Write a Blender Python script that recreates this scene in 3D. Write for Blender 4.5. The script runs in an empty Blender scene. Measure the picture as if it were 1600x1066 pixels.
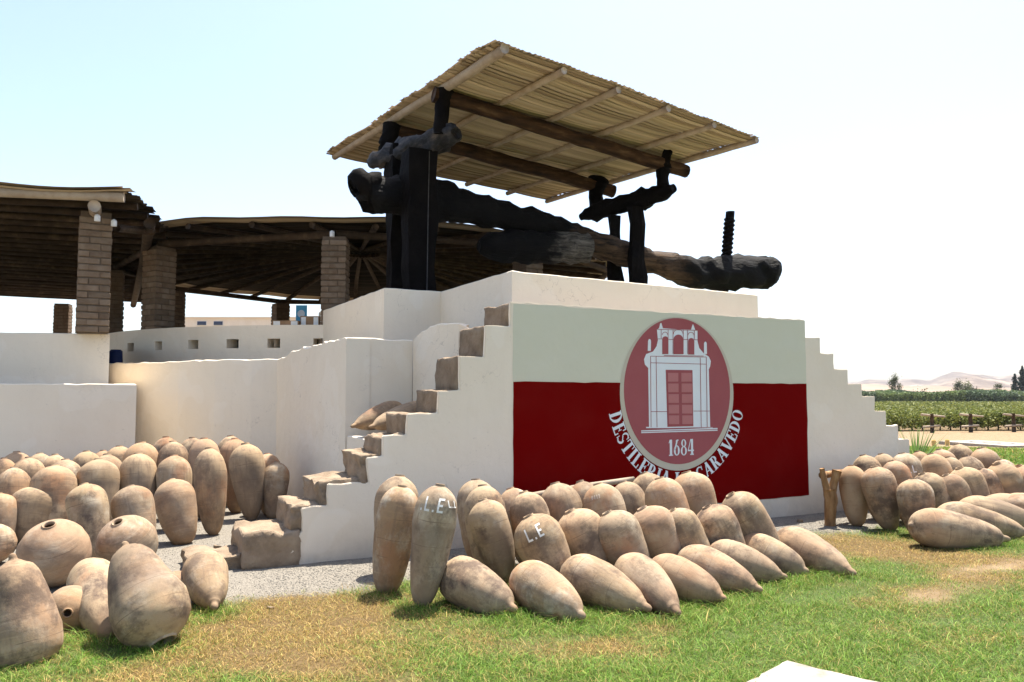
import bpy, bmesh, math, random
import numpy as np
from mathutils import Vector, Matrix, noise

# ------------------------------------------------------------------ camera, sky, sun, exposure
SC = bpy.context.scene
COL = SC.collection
R = math.radians
FPX = 1240.0                                   # focal length for a 1600 px wide picture
YAW = math.atan(640 / FPX)                     # turned from the wall's normal
PITCH = math.atan(79 / FPX)
EYE = np.array([0.0, 0.0, 1.6])
cam = bpy.data.cameras.new('camera'); cam_o = bpy.data.objects.new('camera', cam); COL.objects.link(cam_o)
cam.sensor_width = 36; cam.lens = 36 * FPX / 1600; cam.clip_start = 0.05; cam.clip_end = 20000
cam_o.location = EYE; cam_o.rotation_euler = (math.pi / 2 + PITCH, 0, -YAW)
SC.camera = cam_o

SUN_EL, SUN_AZ = R(69), R(55)                   # azimuth measured from +Y towards +X
world = bpy.data.worlds.new('World'); SC.world = world; world.use_nodes = True
wn = world.node_tree.nodes; wl = world.node_tree.links
sky = wn.new('ShaderNodeTexSky'); sky.sky_type = 'NISHITA'; sky.sun_disc = False
sky.sun_elevation = SUN_EL; sky.sun_rotation = SUN_AZ; sky.altitude = 300
sky.air_density = 1.0; sky.dust_density = 2.6; sky.ozone_density = 0.6
bg = wn['Background']; bg.inputs['Strength'].default_value = 0.115
wl.new(sky.outputs['Color'], bg.inputs['Color'])
sun = bpy.data.lights.new('sun', 'SUN'); sun.energy = 5.0; sun.angle = R(0.5); sun.color = (1.0, 0.94, 0.84)
sun_o = bpy.data.objects.new('sun', sun); COL.objects.link(sun_o)
sd = Vector((math.sin(SUN_AZ) * math.cos(SUN_EL), math.cos(SUN_AZ) * math.cos(SUN_EL), math.sin(SUN_EL)))
sun_o.rotation_euler = sd.to_track_quat('Z', 'Y').to_euler(); sun_o.location = (0, 0, 30)
vs = SC.view_settings
vs.view_transform = 'Standard'; vs.look = 'None'; vs.gamma = 1; vs.use_curve_mapping = False; vs.exposure = 1.35
SC.render.engine = 'CYCLES'
SC.cycles.use_denoising = True
SC.cycles.max_bounces = 8; SC.cycles.diffuse_bounces = 5

# ------------------------------------------------------------------ helpers
rnd = random.Random(7)
rng = np.random.default_rng(7)
FW = np.array([math.sin(YAW) * math.cos(PITCH), math.cos(YAW) * math.cos(PITCH), math.sin(PITCH)])
RT = np.array([math.cos(YAW), -math.sin(YAW), 0.0]); UPV = np.cross(RT, FW)
def ray(x, y): return FW + RT * ((x - 800) / FPX) + UPV * ((533 - y) / FPX)
def onv(x, y, v): r = ray(x, y); return EYE + r * (v / r[1])            # survey point on a plane parallel to the painted wall
def onu(x, y, u): r = ray(x, y); return EYE + r * (u / r[0])
def onz(x, y, z): r = ray(x, y); return EYE + r * ((z - EYE[2]) / r[2])
def ond(x, y, d): return EYE + ray(x, y) * d                            # survey point at a distance
def LF(lat, fwd): return (math.sin(YAW) * fwd + math.cos(YAW) * lat, math.cos(YAW) * fwd - math.sin(YAW) * lat)

def tag(o, label=None, cat=None, group=None, kind=None):
    if label: o['label'] = label
    if cat: o['category'] = cat
    if group: o['group'] = group
    if kind: o['kind'] = kind
    return o
def link(name, me, mat, parent=None, smooth=False):
    o = bpy.data.objects.new(name, me); COL.objects.link(o)
    if mat is not None and not me.materials: me.materials.append(mat)
    if smooth: me.polygons.foreach_set('use_smooth', [True] * len(me.polygons))
    if parent is not None: o.parent = parent
    return o
def empty(name, loc=(0, 0, 0)):
    o = bpy.data.objects.new(name, None); COL.objects.link(o); o.location = loc
    o.empty_display_size = 0.1
    return o
class MB:
    def __init__(s): s.v = []; s.f = []
    def add(s, vs, fs):
        b = len(s.v); s.v += [tuple(map(float, p)) for p in vs]; s.f += [tuple(i + b for i in f) for f in fs]
    def box(s, a, b):
        x0, y0, z0 = a; x1, y1, z1 = b
        s.add([(x0,y0,z0),(x1,y0,z0),(x1,y1,z0),(x0,y1,z0),(x0,y0,z1),(x1,y0,z1),(x1,y1,z1),(x0,y1,z1)],
              [(0,3,2,1),(4,5,6,7),(0,1,5,4),(1,2,6,5),(2,3,7,6),(3,0,4,7)])
    def mesh(s, name='m'):
        me = bpy.data.meshes.new(name); me.from_pydata(s.v, [], s.f); me.update(); return me
    def build(s, name, mat, parent=None, smooth=False, off=None):
        if off is None and parent is not None: off = parent.location
        if off is not None: s.v = [(p[0]-off[0], p[1]-off[1], p[2]-off[2]) for p in s.v]
        return link(name, s.mesh(name), mat, parent, smooth)

def fnoise(p, s=1.0, seed=0): return noise.fractal(Vector((p[0]*s+seed*7.31, p[1]*s-seed*3.7, p[2]*s+seed*1.9)), 1.0, 2.0, 3)

def tube(pts, rad, n=10, rough=0.0, seed=0, flat=(1, 1), caps=True, sub=1, rs=6.0):
    """a bent, uneven log: returns verts, faces"""
    P = [Vector(p) for p in pts]; rr = list(rad) if hasattr(rad, '__len__') else [rad] * len(P)
    if sub > 1:
        Q = []; q = []
        for i in range(len(P) - 1):
            p0 = P[max(i-1,0)]; p1 = P[i]; p2 = P[i+1]; p3 = P[min(i+2,len(P)-1)]
            for k in range(sub):
                t = k / sub
                Q.append(0.5*((2*p1)+(p2-p0)*t+(2*p0-5*p1+4*p2-p3)*t*t+(3*p1-p0-3*p2+p3)*t**3)); q.append(rr[i]*(1-t)+rr[i+1]*t)
        Q.append(P[-1]); q.append(rr[-1]); P, rr = Q, q
    vs = []; fs = []
    for i, p in enumerate(P):
        d = (P[min(i+1,len(P)-1)] - P[max(i-1,0)]).normalized()
        a = d.cross(Vector((0,0,1)))
        if a.length < 0.2: a = d.cross(Vector((0,1,0)))
        a.normalize(); b = d.cross(a).normalized()
        for k in range(n):
            t = 2*math.pi*k/n
            v = p + (a*math.cos(t)*flat[0] + b*math.sin(t)*flat[1]) * rr[i]
            if rough: v += (v-p) * (fnoise(v, rs, seed) * rough)
            vs.append(v)
    for i in range(len(P)-1):
        for k in range(n):
            fs.append((i*n+k, i*n+(k+1)%n, (i+1)*n+(k+1)%n, (i+1)*n+k))
    if caps: fs += [tuple(range(n)), tuple(range((len(P)-1)*n+n-1, (len(P)-1)*n-1, -1))]
    return vs, fs
def log(name, pts, rad, mat, parent=None, **kw):
    m = MB(); m.add(*tube(pts, rad, **kw)); return m.build(name, mat, parent, smooth=True)

# ---- numpy value noise for ground patterns
_lat = rng.random((64, 64))
def vnoise(x, y, s):
    x = np.asarray(x)*s; y = np.asarray(y)*s
    xi = np.floor(x).astype(int); yi = np.floor(y).astype(int); fx = x-xi; fy = y-yi
    fx = fx*fx*(3-2*fx); fy = fy*fy*(3-2*fy)
    g = lambda i, j: _lat[i % 64, j % 64]
    return (g(xi,yi)*(1-fx)+g(xi+1,yi)*fx)*(1-fy)+(g(xi,yi+1)*(1-fx)+g(xi+1,yi+1)*fx)*fy
def fbm(x, y, s): return vnoise(x,y,s)*0.5+vnoise(np.asarray(x)+9.1,np.asarray(y)+3.3,s*2.1)*0.3+vnoise(np.asarray(x)+2.7,np.asarray(y)+7.9,s*4.3)*0.2

# ------------------------------------------------------------------ materials
def new_mat(name):
    m = bpy.data.materials.new(name); m.use_nodes = True
    return m, m.node_tree.nodes, m.node_tree.links, m.node_tree.nodes['Principled BSDF']
def ramp(n, stops, interp='LINEAR'):
    r = n.new('ShaderNodeValToRGB'); r.color_ramp.interpolation = interp
    while len(r.color_ramp.elements) < len(stops): r.color_ramp.elements.new(0.5)
    for e, (p, c) in zip(r.color_ramp.elements, stops): e.position = p; e.color = (*c, 1) if len(c) == 3 else c
    return r
def tex_noise(n, l, vec, scale, detail=5, rough=0.6, dist=0.0):
    t = n.new('ShaderNodeTexNoise'); t.inputs['Scale'].default_value = scale; t.inputs['Detail'].default_value = detail
    t.inputs['Roughness'].default_value = rough; t.inputs['Distortion'].default_value = dist
    l.new(vec, t.inputs['Vector']); return t
def mapping(n, l, vec, scale=(1,1,1), loc=(0,0,0)):
    m = n.new('ShaderNodeMapping'); m.inputs['Scale'].default_value = scale; m.inputs['Location'].default_value = loc
    l.new(vec, m.inputs['Vector']); return m.outputs[0]
def mix(n, l, fac, a, b, blend='MIX'):
    m = n.new('ShaderNodeMix'); m.data_type = 'RGBA'; m.blend_type = blend
    for s, v in ((m.inputs[0], fac), (m.inputs[6], a), (m.inputs[7], b)):
        if hasattr(v, 'is_linked'): l.new(v, s)
        elif isinstance(v, (int, float)): s.default_value = v
        else: s.default_value = (*v, 1)
    return m.outputs[2]
def math_n(n, l, op, a, b=None):
    m = n.new('ShaderNodeMath'); m.operation = op
    for s, v in ((m.inputs[0], a), (m.inputs[1], b)):
        if v is None: continue
        if hasattr(v, 'is_linked'): l.new(v, s)
        else: s.default_value = v
    return m.outputs[0]
def bump(n, l, p, h, strength=0.4, dist=0.01, normal=None):
    b = n.new('ShaderNodeBump'); b.inputs['Strength'].default_value = strength; b.inputs['Distance'].default_value = dist
    l.new(h, b.inputs['Height'])
    if normal is not None: l.new(normal, b.inputs['Normal'])
    if p is not None: l.new(b.outputs[0], p.inputs['Normal'])
    return b.outputs[0]
def basic(name, stops, scale=4, rough=0.85, stretch=(1,1,1), bstr=0.4, bdist=0.01, bscale=None, detail=6, rand=0.0, spec=0.2, coord='Object'):
    m, n, l, p = new_mat(name)
    tc = n.new('ShaderNodeTexCoord'); vec = mapping(n, l, tc.outputs[coord], stretch)
    oi = n.new('ShaderNodeObjectInfo')
    if rand:
        c = n.new('ShaderNodeVectorMath'); c.operation = 'ADD'; l.new(vec, c.inputs[0])
        s = math_n(n, l, 'MULTIPLY', oi.outputs['Random'], 40.0); l.new(s, c.inputs[1]); vec = c.outputs[0]
    t = tex_noise(n, l, vec, scale, detail)
    rp = ramp(n, stops); l.new(t.outputs['Fac'], rp.inputs[0]); col = rp.outputs[0]
    if rand:
        h = n.new('ShaderNodeHueSaturation'); l.new(col, h.inputs['Color'])
        v = n.new('ShaderNodeMapRange'); v.inputs[3].default_value = 1-rand; v.inputs[4].default_value = 1+rand
        l.new(oi.outputs['Random'], v.inputs[0]); l.new(v.outputs[0], h.inputs['Value']); col = h.outputs[0]
    l.new(col, p.inputs['Base Color']); p.inputs['Roughness'].default_value = rough; p.inputs['Specular IOR Level'].default_value = spec
    if bstr:
        t2 = tex_noise(n, l, vec, bscale or scale*4, 8, 0.65); bump(n, l, p, t2.outputs['Fac'], bstr, bdist)
    return m

def whitewash(name, base, dirty, streak=0.25):
    m, n, l, p = new_mat(name)
    g = n.new('ShaderNodeNewGeometry'); pos = g.outputs['Position']
    t = tex_noise(n, l, pos, 0.9, 6, 0.6); r1 = ramp(n, [(0.38, (0,0,0)), (0.72, (1,1,1))]); l.new(t.outputs['Fac'], r1.inputs[0])
    t3 = tex_noise(n, l, mapping(n, l, pos, (5,5,0.5)), 1.5, 5, 0.7); r3 = ramp(n, [(0.5, (0,0,0)), (0.8, (1,1,1))]); l.new(t3.outputs['Fac'], r3.inputs[0])
    c = mix(n, l, math_n(n,l,'MULTIPLY', r1.outputs[0], 0.45), base, dirty)
    c = mix(n, l, math_n(n,l,'MULTIPLY', r3.outputs[0], streak), c, dirty)
    # splash dirt near the ground
    sx = n.new('ShaderNodeSeparateXYZ'); l.new(pos, sx.inputs[0])
    mr = n.new('ShaderNodeMapRange'); mr.inputs[1].default_value = 0.0; mr.inputs[2].default_value = 0.4; mr.inputs[3].default_value = 0.75; mr.inputs[4].default_value = 0.0
    l.new(sx.outputs[2], mr.inputs[0])
    t4 = tex_noise(n, l, pos, 5, 6, 0.7); k = math_n(n, l, 'MULTIPLY', mr.outputs[0], t4.outputs['Fac'])
    c = mix(n, l, k, c, (0.34, 0.28, 0.22))
    tsp = tex_noise(n, l, pos, 30, 2, 0.5); rsp = ramp(n, [(0.70, (0,0,0)), (0.74, (1,1,1))]); l.new(tsp.outputs['Fac'], rsp.inputs[0])
    c = mix(n, l, math_n(n,l,'MULTIPLY', rsp.outputs[0], 0.25), c, (0.4,0.34,0.28))
    wv = n.new('ShaderNodeVectorMath'); wv.operation = 'ADD'; tw = tex_noise(n, l, pos, 2.5, 4, 0.6); l.new(pos, wv.inputs[0]); l.new(tw.outputs['Color'], wv.inputs[1])
    vc = n.new('ShaderNodeTexVoronoi'); vc.feature = 'DISTANCE_TO_EDGE'; vc.inputs['Scale'].default_value = 0.9; l.new(wv.outputs[0], vc.inputs['Vector'])
    ck_ = math_n(n, l, 'LESS_THAN', vc.outputs['Distance'], 0.0035); tm = tex_noise(n, l, pos, 0.7, 2, 0.5); rm = ramp(n, [(0.50,(0,0,0)),(0.60,(1,1,1))]); l.new(tm.outputs['Fac'], rm.inputs[0])
    c = mix(n, l, math_n(n,l,'MULTIPLY', math_n(n,l,'MULTIPLY', ck_, rm.outputs[0]), 0.4), c, (0.35,0.30,0.25))
    tp = tex_noise(n, l, mapping(n,l,pos,(1,1,1),(4,7,2)), 1.6, 2, 0.4); rp_ = ramp(n, [(0.60,(0,0,0)),(0.615,(1,1,1))]); l.new(tp.outputs['Fac'], rp_.inputs[0])
    c = mix(n, l, math_n(n,l,'MULTIPLY', rp_.outputs[0], 0.10), c, (0.95,0.93,0.88))
    l.new(c, p.inputs['Base Color']); p.inputs['Roughness'].default_value = 0.9; p.inputs['Specular IOR Level'].default_value = 0.15
    b1 = tex_noise(n, l, pos, 3.2, 3, 0.5); nb = bump(n, l, None, b1.outputs['Fac'], 0.35, 0.05)
    b2 = tex_noise(n, l, pos, 45, 6, 0.7); bump(n, l, p, b2.outputs['Fac'], 0.3, 0.006, nb)
    return m
def paint(name, base, worn, amt=0.35):
    m, n, l, p = new_mat(name)
    g = n.new('ShaderNodeNewGeometry'); pos = g.outputs['Position']
    t = tex_noise(n, l, mapping(n,l,pos,(1,1,1)), 2.2, 7, 0.65); r1 = ramp(n, [(0.45,(0,0,0)),(0.75,(1,1,1))]); l.new(t.outputs['Fac'], r1.inputs[0])
    ts = tex_noise(n, l, mapping(n,l,pos,(2,2,22)), 2.0, 5, 0.75); r2 = ramp(n, [(0.62,(0,0,0)),(0.8,(1,1,1))]); l.new(ts.outputs['Fac'], r2.inputs[0])
    c = mix(n, l, math_n(n,l,'MULTIPLY', r1.outputs[0], amt), base, worn)
    c = mix(n, l, math_n(n,l,'MULTIPLY', r2.outputs[0], amt*0.6), c, worn)
    l.new(c, p.inputs['Base Color']); p.inputs['Roughness'].default_value = 0.85; p.inputs['Specular IOR Level'].default_value = 0.03
    b1 = tex_noise(n, l, pos, 3.2, 3, 0.5); nb = bump(n, l, None, b1.outputs['Fac'], 0.35, 0.05)
    b2 = tex_noise(n, l, pos, 45, 6, 0.7); bump(n, l, p, b2.outputs['Fac'], 0.25, 0.006, nb)
    return m
def clay():
    m, n, l, p = new_mat('fired_clay')
    tc = n.new('ShaderNodeTexCoord'); oi = n.new('ShaderNodeObjectInfo'); rd = oi.outputs['Random']
    def r2(k): return math_n(n, l, 'FRACT', math_n(n, l, 'MULTIPLY', rd, k))
    off = n.new('ShaderNodeVectorMath'); off.operation = 'ADD'; l.new(tc.outputs['Object'], off.inputs[0])
    l.new(math_n(n,l,'MULTIPLY',rd,57.0), off.inputs[1]); vec = mapping(n, l, off.outputs[0], (0.5, 0.5, 2.0))
    sx = n.new('ShaderNodeSeparateXYZ'); l.new(tc.outputs['Object'], sx.inputs[0]); z = sx.outputs[2]
    wob = tex_noise(n, l, vec, 0.8, 3, 0.5); zw = math_n(n,l,'ADD', z, math_n(n,l,'MULTIPLY', math_n(n,l,'SUBTRACT', wob.outputs['Fac'], 0.5), 0.06))
    def thr(src, a_, b_):
        r_ = ramp(n, [(a_,(0,0,0)),(b_,(1,1,1))]); l.new(src, r_.inputs[0]); return r_.outputs[0]
    def M_(a_, b_): return math_n(n, l, 'MULTIPLY', a_, b_)
    rc = ramp(n, [(0.0,(0.35,0.215,0.13)),(0.2,(0.34,0.25,0.16)),(0.4,(0.27,0.20,0.14)),(0.6,(0.39,0.28,0.18)),(0.8,(0.35,0.225,0.15)),(1.0,(0.29,0.19,0.12))]); l.new(rd, rc.inputs[0])
    # pale blush and lime bloom
    t1 = tex_noise(n, l, vec, 1.0, 6, 0.6); c = mix(n, l, M_(thr(t1.outputs['Fac'],0.38,0.66),0.6), rc.outputs[0], (0.46,0.355,0.245))
    t1b = tex_noise(n, l, mapping(n,l,vec,(1,1,1),(3,8,1)), 1.7, 7, 0.7); c = mix(n, l, M_(M_(thr(t1b.outputs['Fac'],0.50,0.64),0.85), r2(9.1)), c, (0.50,0.43,0.335))
    # a rusty blush on some
    t6 = tex_noise(n, l, mapping(n,l,vec,(1,1,1),(9,1,4)), 0.9, 4, 0.6); c = mix(n, l, M_(M_(thr(t6.outputs['Fac'],0.50,0.62),0.6), r2(7.3)), c, (0.34,0.15,0.08))
    # body below the shoulder seam is greyer and sootier
    mr = n.new('ShaderNodeMapRange'); mr.inputs[1].default_value = 0.72; mr.inputs[2].default_value = 0.66; l.new(zw, mr.inputs[0])
    t7 = tex_noise(n, l, vec, 0.7, 5, 0.65); k = M_(M_(mr.outputs[0], thr(t7.outputs['Fac'],0.36,0.60)), r2(13.7)); c = mix(n, l, M_(k,0.95), c, (0.17,0.13,0.10))
    t2 = tex_noise(n, l, mapping(n,l,vec,(1,1,1),(5,2,9)), 1.5, 7, 0.72); c = mix(n, l, M_(M_(thr(t2.outputs['Fac'],0.48,0.62),0.95), math_n(n,l,'POWER',r2(3.9),0.6)), c, (0.10,0.072,0.058))
    # vertical drips
    t8 = tex_noise(n, l, mapping(n,l,off.outputs[0],(4,4,0.6)), 1.3, 5, 0.6); c = mix(n, l, M_(M_(thr(t8.outputs['Fac'],0.50,0.66),0.6), r2(5.1)), c, (0.17,0.125,0.095))
    # earth on the foot
    mf = n.new('ShaderNodeMapRange'); mf.inputs[1].default_value = 0.22; mf.inputs[2].default_value = 0.02; l.new(zw, mf.inputs[0]); c = mix(n, l, M_(mf.outputs[0],M_(t2.outputs['Fac'],0.6)), c, (0.26,0.17,0.10))
    # a few seams where the coils join
    for a_, w_ in ((0.715,0.006),(0.52,0.004),(0.83,0.004),(0.36,0.004)):
        d_ = math_n(n,l,'ABSOLUTE', math_n(n,l,'SUBTRACT', zw, a_)); sm = thr(d_, w_, w_*0.4) if False else math_n(n,l,'LESS_THAN', d_, w_*0.6)
        brk = thr(tex_noise(n, l, mapping(n,l,vec,(1,1,.3),(a_*30,0,0)), 1.9, 3, 0.5).outputs['Fac'], 0.44, 0.56)
        c = mix(n, l, M_(M_(sm, brk),0.55), c, (0.14,0.095,0.07))
    # scratches of the throwing
    w = n.new('ShaderNodeTexWave'); w.wave_type = 'BANDS'; w.bands_direction = 'Z'; w.inputs['Scale'].default_value = 2.6
    w.inputs['Distortion'].default_value = 3.5; w.inputs['Detail'].default_value = 3; w.inputs['Detail Scale'].default_value = 0.5; l.new(vec, w.inputs['Vector'])
    t5 = tex_noise(n, l, vec, 2.3, 3, 0.5); c = mix(n, l, M_(M_(thr(w.outputs['Fac'],0.10,0.0), thr(t5.outputs['Fac'],0.52,0.66)),0.35), c, (0.19,0.135,0.10))
    # pits and chips
    t3 = tex_noise(n, l, mapping(n,l,tc.outputs['Object'],(6,6,14)), 4, 5, 0.7); c = mix(n, l, M_(thr(t3.outputs['Fac'],0.66,0.71),0.45), c, (0.16,0.11,0.08))
    fg = tex_noise(n, l, mapping(n,l,tc.outputs['Object'],(10,10,30)), 5, 6, 0.75); c = mix(n, l, 0.22, c, fg.outputs['Fac'], 'OVERLAY')
    hs_ = n.new('ShaderNodeHueSaturation'); hs_.inputs['Saturation'].default_value = 1.08; hs_.inputs['Hue'].default_value = 0.502; l.new(c, hs_.inputs['Color']); c = hs_.outputs[0]
    l.new(c, p.inputs['Base Color']); p.inputs['Roughness'].default_value = 0.85; p.inputs['Specular IOR Level'].default_value = 0.15
    nb = bump(n, l, None, w.outputs['Fac'], 0.04, 0.006)
    t4 = tex_noise(n, l, mapping(n,l,tc.outputs['Object'],(1,1,3)), 9, 8, 0.7); bump(n, l, p, t4.outputs['Fac'], 0.35, 0.008, nb)
    return m
def vcol(name, rough=0.8, var=0.25, transl=0.0, bscale=0, spec=0.2):
    m, n, l, p = new_mat(name)
    a = n.new('ShaderNodeAttribute'); a.attribute_name = 'Col'
    l.new(a.outputs['Color'], p.inputs['Base Color']); p.inputs['Roughness'].default_value = rough; p.inputs['Specular IOR Level'].default_value = spec
    if transl:
        tr = n.new('ShaderNodeBsdfTranslucent'); l.new(a.outputs['Color'], tr.inputs['Color'])
        mx = n.new('ShaderNodeMixShader'); mx.inputs[0].default_value = transl
        l.new(p.outputs[0], mx.inputs[1]); l.new(tr.outputs[0], mx.inputs[2])
        l.new(mx.outputs[0], n['Material Output'].inputs['Surface'])
    return m

M = {}
M['white'] = whitewash('whitewash', (0.79,0.70,0.57), (0.69,0.60,0.48))
M['cream'] = whitewash('cream_whitewash', (0.80,0.715,0.585), (0.69,0.61,0.49))
M['red'] = paint('oxblood_paint', (0.15,0.0008,0.0008), (0.17,0.008,0.006), 0.5)
M['sage'] = paint('sage_grey_paint', (0.60,0.59,0.465), (0.65,0.63,0.52))
M['ring'] = paint('stone_paint', (0.52,0.47,0.37), (0.55,0.5,0.41))
M['rose'] = paint('rose_paint', (0.33,0.095,0.10), (0.37,0.125,0.13))
M['rose2'] = paint('pale_rose_paint', (0.45,0.18,0.175), (0.48,0.21,0.2))
M['lily'] = paint('pale_white_paint', (0.72,0.75,0.76), (0.62,0.66,0.68))
M['adobe'] = basic('adobe', [(0.25,(0.15,0.108,0.072)),(0.5,(0.255,0.19,0.13)),(0.75,(0.33,0.26,0.185))], 5, 0.95, bstr=0.8, bdist=0.03, bscale=14, rand=0.12)
M['brick'] = basic('mud_brick', [(0.25,(0.13,0.085,0.055)),(0.5,(0.175,0.125,0.085)),(0.8,(0.22,0.17,0.125))], 6, 0.95, bstr=0.6, bdist=0.012, rand=0.22)
M['mortar'] = basic('mud_mortar', [(0.3,(0.09,0.065,0.045)),(0.7,(0.14,0.105,0.075))], 8, 0.95)
M['clay'] = clay()
M['tarwood'] = basic('tarred_wood', [(0.35,(0.003,0.0025,0.0025)),(0.62,(0.007,0.0055,0.005)),(0.85,(0.03,0.02,0.014))], 3, 0.8, (1,1,1), 0.9, 0.03, 9, rand=0.15, spec=0.06)
def worn(name, x0, x1, x2, x3, light):
    m, n, l, p = new_mat(name)
    tc = n.new('ShaderNodeTexCoord'); o_ = tc.outputs['Object']; sx = n.new('ShaderNodeSeparateXYZ'); l.new(o_, sx.inputs[0])
    nz = tex_noise(n, l, mapping(n,l,o_,(0.6,2,2)), 2.5, 6, 0.7); xx = math_n(n,l,'ADD', sx.outputs[0], math_n(n,l,'MULTIPLY', math_n(n,l,'SUBTRACT', nz.outputs['Fac'], 0.5), 1.6))
    a_ = n.new('ShaderNodeMapRange'); a_.inputs[1].default_value = x0; a_.inputs[2].default_value = x1; l.new(xx, a_.inputs[0])
    b_ = n.new('ShaderNodeMapRange'); b_.inputs[1].default_value = x3; b_.inputs[2].default_value = x2; l.new(xx, b_.inputs[0])
    f_ = math_n(n,l,'MULTIPLY', a_.outputs[0], b_.outputs[0])
    g_ = tex_noise(n, l, mapping(n,l,o_,(0.7,7,7)), 2.2, 8, 0.7); rl = ramp(n, [(0.36,(0.008,0.006,0.005)),(0.5,tuple(c_*.45 for c_ in light)),(0.68,light)]); l.new(g_.outputs['Fac'], rl.inputs[0])
    rd_ = ramp(n, [(0.4,(0.002,0.0018,0.0018)),(0.66,(0.006,0.0045,0.004)),(0.85,(0.022,0.015,0.011))]); l.new(g_.outputs['Fac'], rd_.inputs[0])
    c = mix(n, l, f_, rd_.outputs[0], rl.outputs[0]); l.new(c, p.inputs['Base Color']); p.inputs['Roughness'].default_value = 0.7; p.inputs['Specular IOR Level'].default_value = 0.15
    bump(n, l, p, g_.outputs['Fac'], 1.0, 0.05); return m
M['barewood'] = basic('weathered_wood', [(0.3,(0.035,0.024,0.016)),(0.5,(0.10,0.066,0.042)),(0.72,(0.23,0.165,0.11))], 3.5, 0.8, (0.5,2.5,2.5), 1.0, 0.03, 8)
M['greywood'] = basic('grey_cracked_wood', [(0.38,(0.004,0.004,0.005)),(0.52,(0.022,0.021,0.023)),(0.75,(0.11,0.085,0.07))], 4, 0.7, (2.5,0.6,2.5), 1.0, 0.03, 8, spec=0.4)
M['pole'] = basic('bark_stripped_pole', [(0.25,(0.27,0.20,0.14)),(0.55,(0.40,0.32,0.235)),(0.8,(0.47,0.39,0.30))], 5, 0.85, bstr=0.5, bdist=0.01, rand=0.15)
M['darkpole'] = basic('shade_dark_pole', [(0.25,(0.025,0.015,0.009)),(0.55,(0.055,0.035,0.02)),(0.8,(0.12,0.08,0.048))], 5, 0.85, bstr=0.5, bdist=0.01, rand=0.25)  # pole tone darkened to hold the shade under the pavilion roofs
M['beamwood'] = basic('brown_beam', [(0.35,(0.012,0.005,0.003)),(0.55,(0.05,0.024,0.011)),(0.8,(0.14,0.085,0.042))], 4, 0.8, (0.6,3,3), 0.7, 0.015, 10)
M['postwood'] = basic('forked_post_wood', [(0.3,(0.12,0.055,0.022)),(0.5,(0.29,0.16,0.07)),(0.75,(0.42,0.28,0.15))], 5, 0.8, (2.5,2.5,0.7), 0.8, 0.015, 10)
M['cane'] = vcol('split_cane', 0.75, transl=0.06)
M['darkcane'] = vcol('shade_toned_cane', 0.85, transl=0.02)  # its vertex colours carry the roof shade and the lit eaves
M['leaf'] = vcol('leaf', 0.6, transl=0.3)
M['grass'] = vcol('grass_blade', 0.6, transl=0.3)
M['stone'] = basic('pale_concrete', [(0.3,(0.22,0.19,0.155)),(0.5,(0.34,0.30,0.25)),(0.7,(0.40,0.36,0.30))], 7, 0.9)
M['lamp'] = basic('lamp_enamel', [(0.3,(0.6,0.6,0.58)),(0.7,(0.72,0.72,0.7))], 10, 0.4)
M['card'] = basic('cardboard', [(0.3,(0.22,0.13,0.07)),(0.7,(0.30,0.19,0.11))], 6, 0.9)
M['paper'] = basic('white_paper', [(0.3,(0.62,0.62,0.6)),(0.7,(0.7,0.7,0.68))], 6, 0.8)
M['blue'] = basic('blue_vinyl', [(0.3,(0.07,0.30,0.45)),(0.7,(0.10,0.38,0.54))], 3, 0.5)
M['navy'] = basic('blue_plastic', [(0.3,(0.004,0.012,0.06)),(0.7,(0.008,0.02,0.09))], 3, 0.5)
M['ochre'] = basic('ochre_paint', [(0.3,(0.5,0.32,0.1)),(0.7,(0.62,0.42,0.16))], 6, 0.8)
M['iron'] = basic('dark_iron', [(0.3,(0.03,0.03,0.03)),(0.7,(0.08,0.075,0.07))], 6, 0.5)
M['letter'] = paint('white_brushed_paint', (0.74,0.72,0.68), (0.5,0.42,0.34), 0.5)
M['faintletter'] = paint('faded_chalk', (0.5,0.42,0.36), (0.42,0.32,0.25), 0.7)
M['glass'] = basic('dark_glass', [(0.3,(0.02,0.03,0.07)),(0.7,(0.03,0.04,0.09))], 2, 0.15, spec=0.5)

# ------------------------------------------------------------------ ground
def terrain(r):
    return np.interp(r, [0, 20, 60, 260, 20000], [0, 0, -1.3, -2.8, -2.8])
def lawn_edge(u): return 6.45 + 0.16*(fbm(u, u*0+3.0, 1.3)-0.5)*2
def is_gravel(u, v):
    """1 on the gravel by the walls, 0 on the lawn"""
    u = np.asarray(u, float); v = np.asarray(v, float)
    e = lawn_edge(u) + (fbm(u, v, 3.0)-0.5)*0.35
    e = e + np.interp(u, [-6, 0.2, 0.9, 8.5, 9.5, 11], [-0.2, -0.2, 0.0, 0.0, 0.6, 1.6])
    g = 1/(1+np.exp(-(v-e)/0.05))
    return g*(u < 11.5)*(v < 60)
DRY = [((400,985),0.9,0.95),((470,1030),0.55,0.7),((520,950),0.5,0.6),((600,1050),0.45,0.5),((1400,858),0.7,0.9),((1330,850),0.6,0.9),((1460,870),0.6,0.7),
       ((1560,880),0.45,1.0),((1500,905),0.4,1.0),((1455,925),0.3,0.9),((960,1010),0.35,0.75),((1040,985),0.22,0.6),((880,1010),0.4,0.6),((740,1000),0.35,0.4),((230,1050),0.35,0.45),((1350,945),0.25,0.5),((430,940),0.3,0.9),((1260,900),0.35,0.35)]
DRYP = [(onz(*p,0)[:2], s, a) for p, s, a in DRY]
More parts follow.
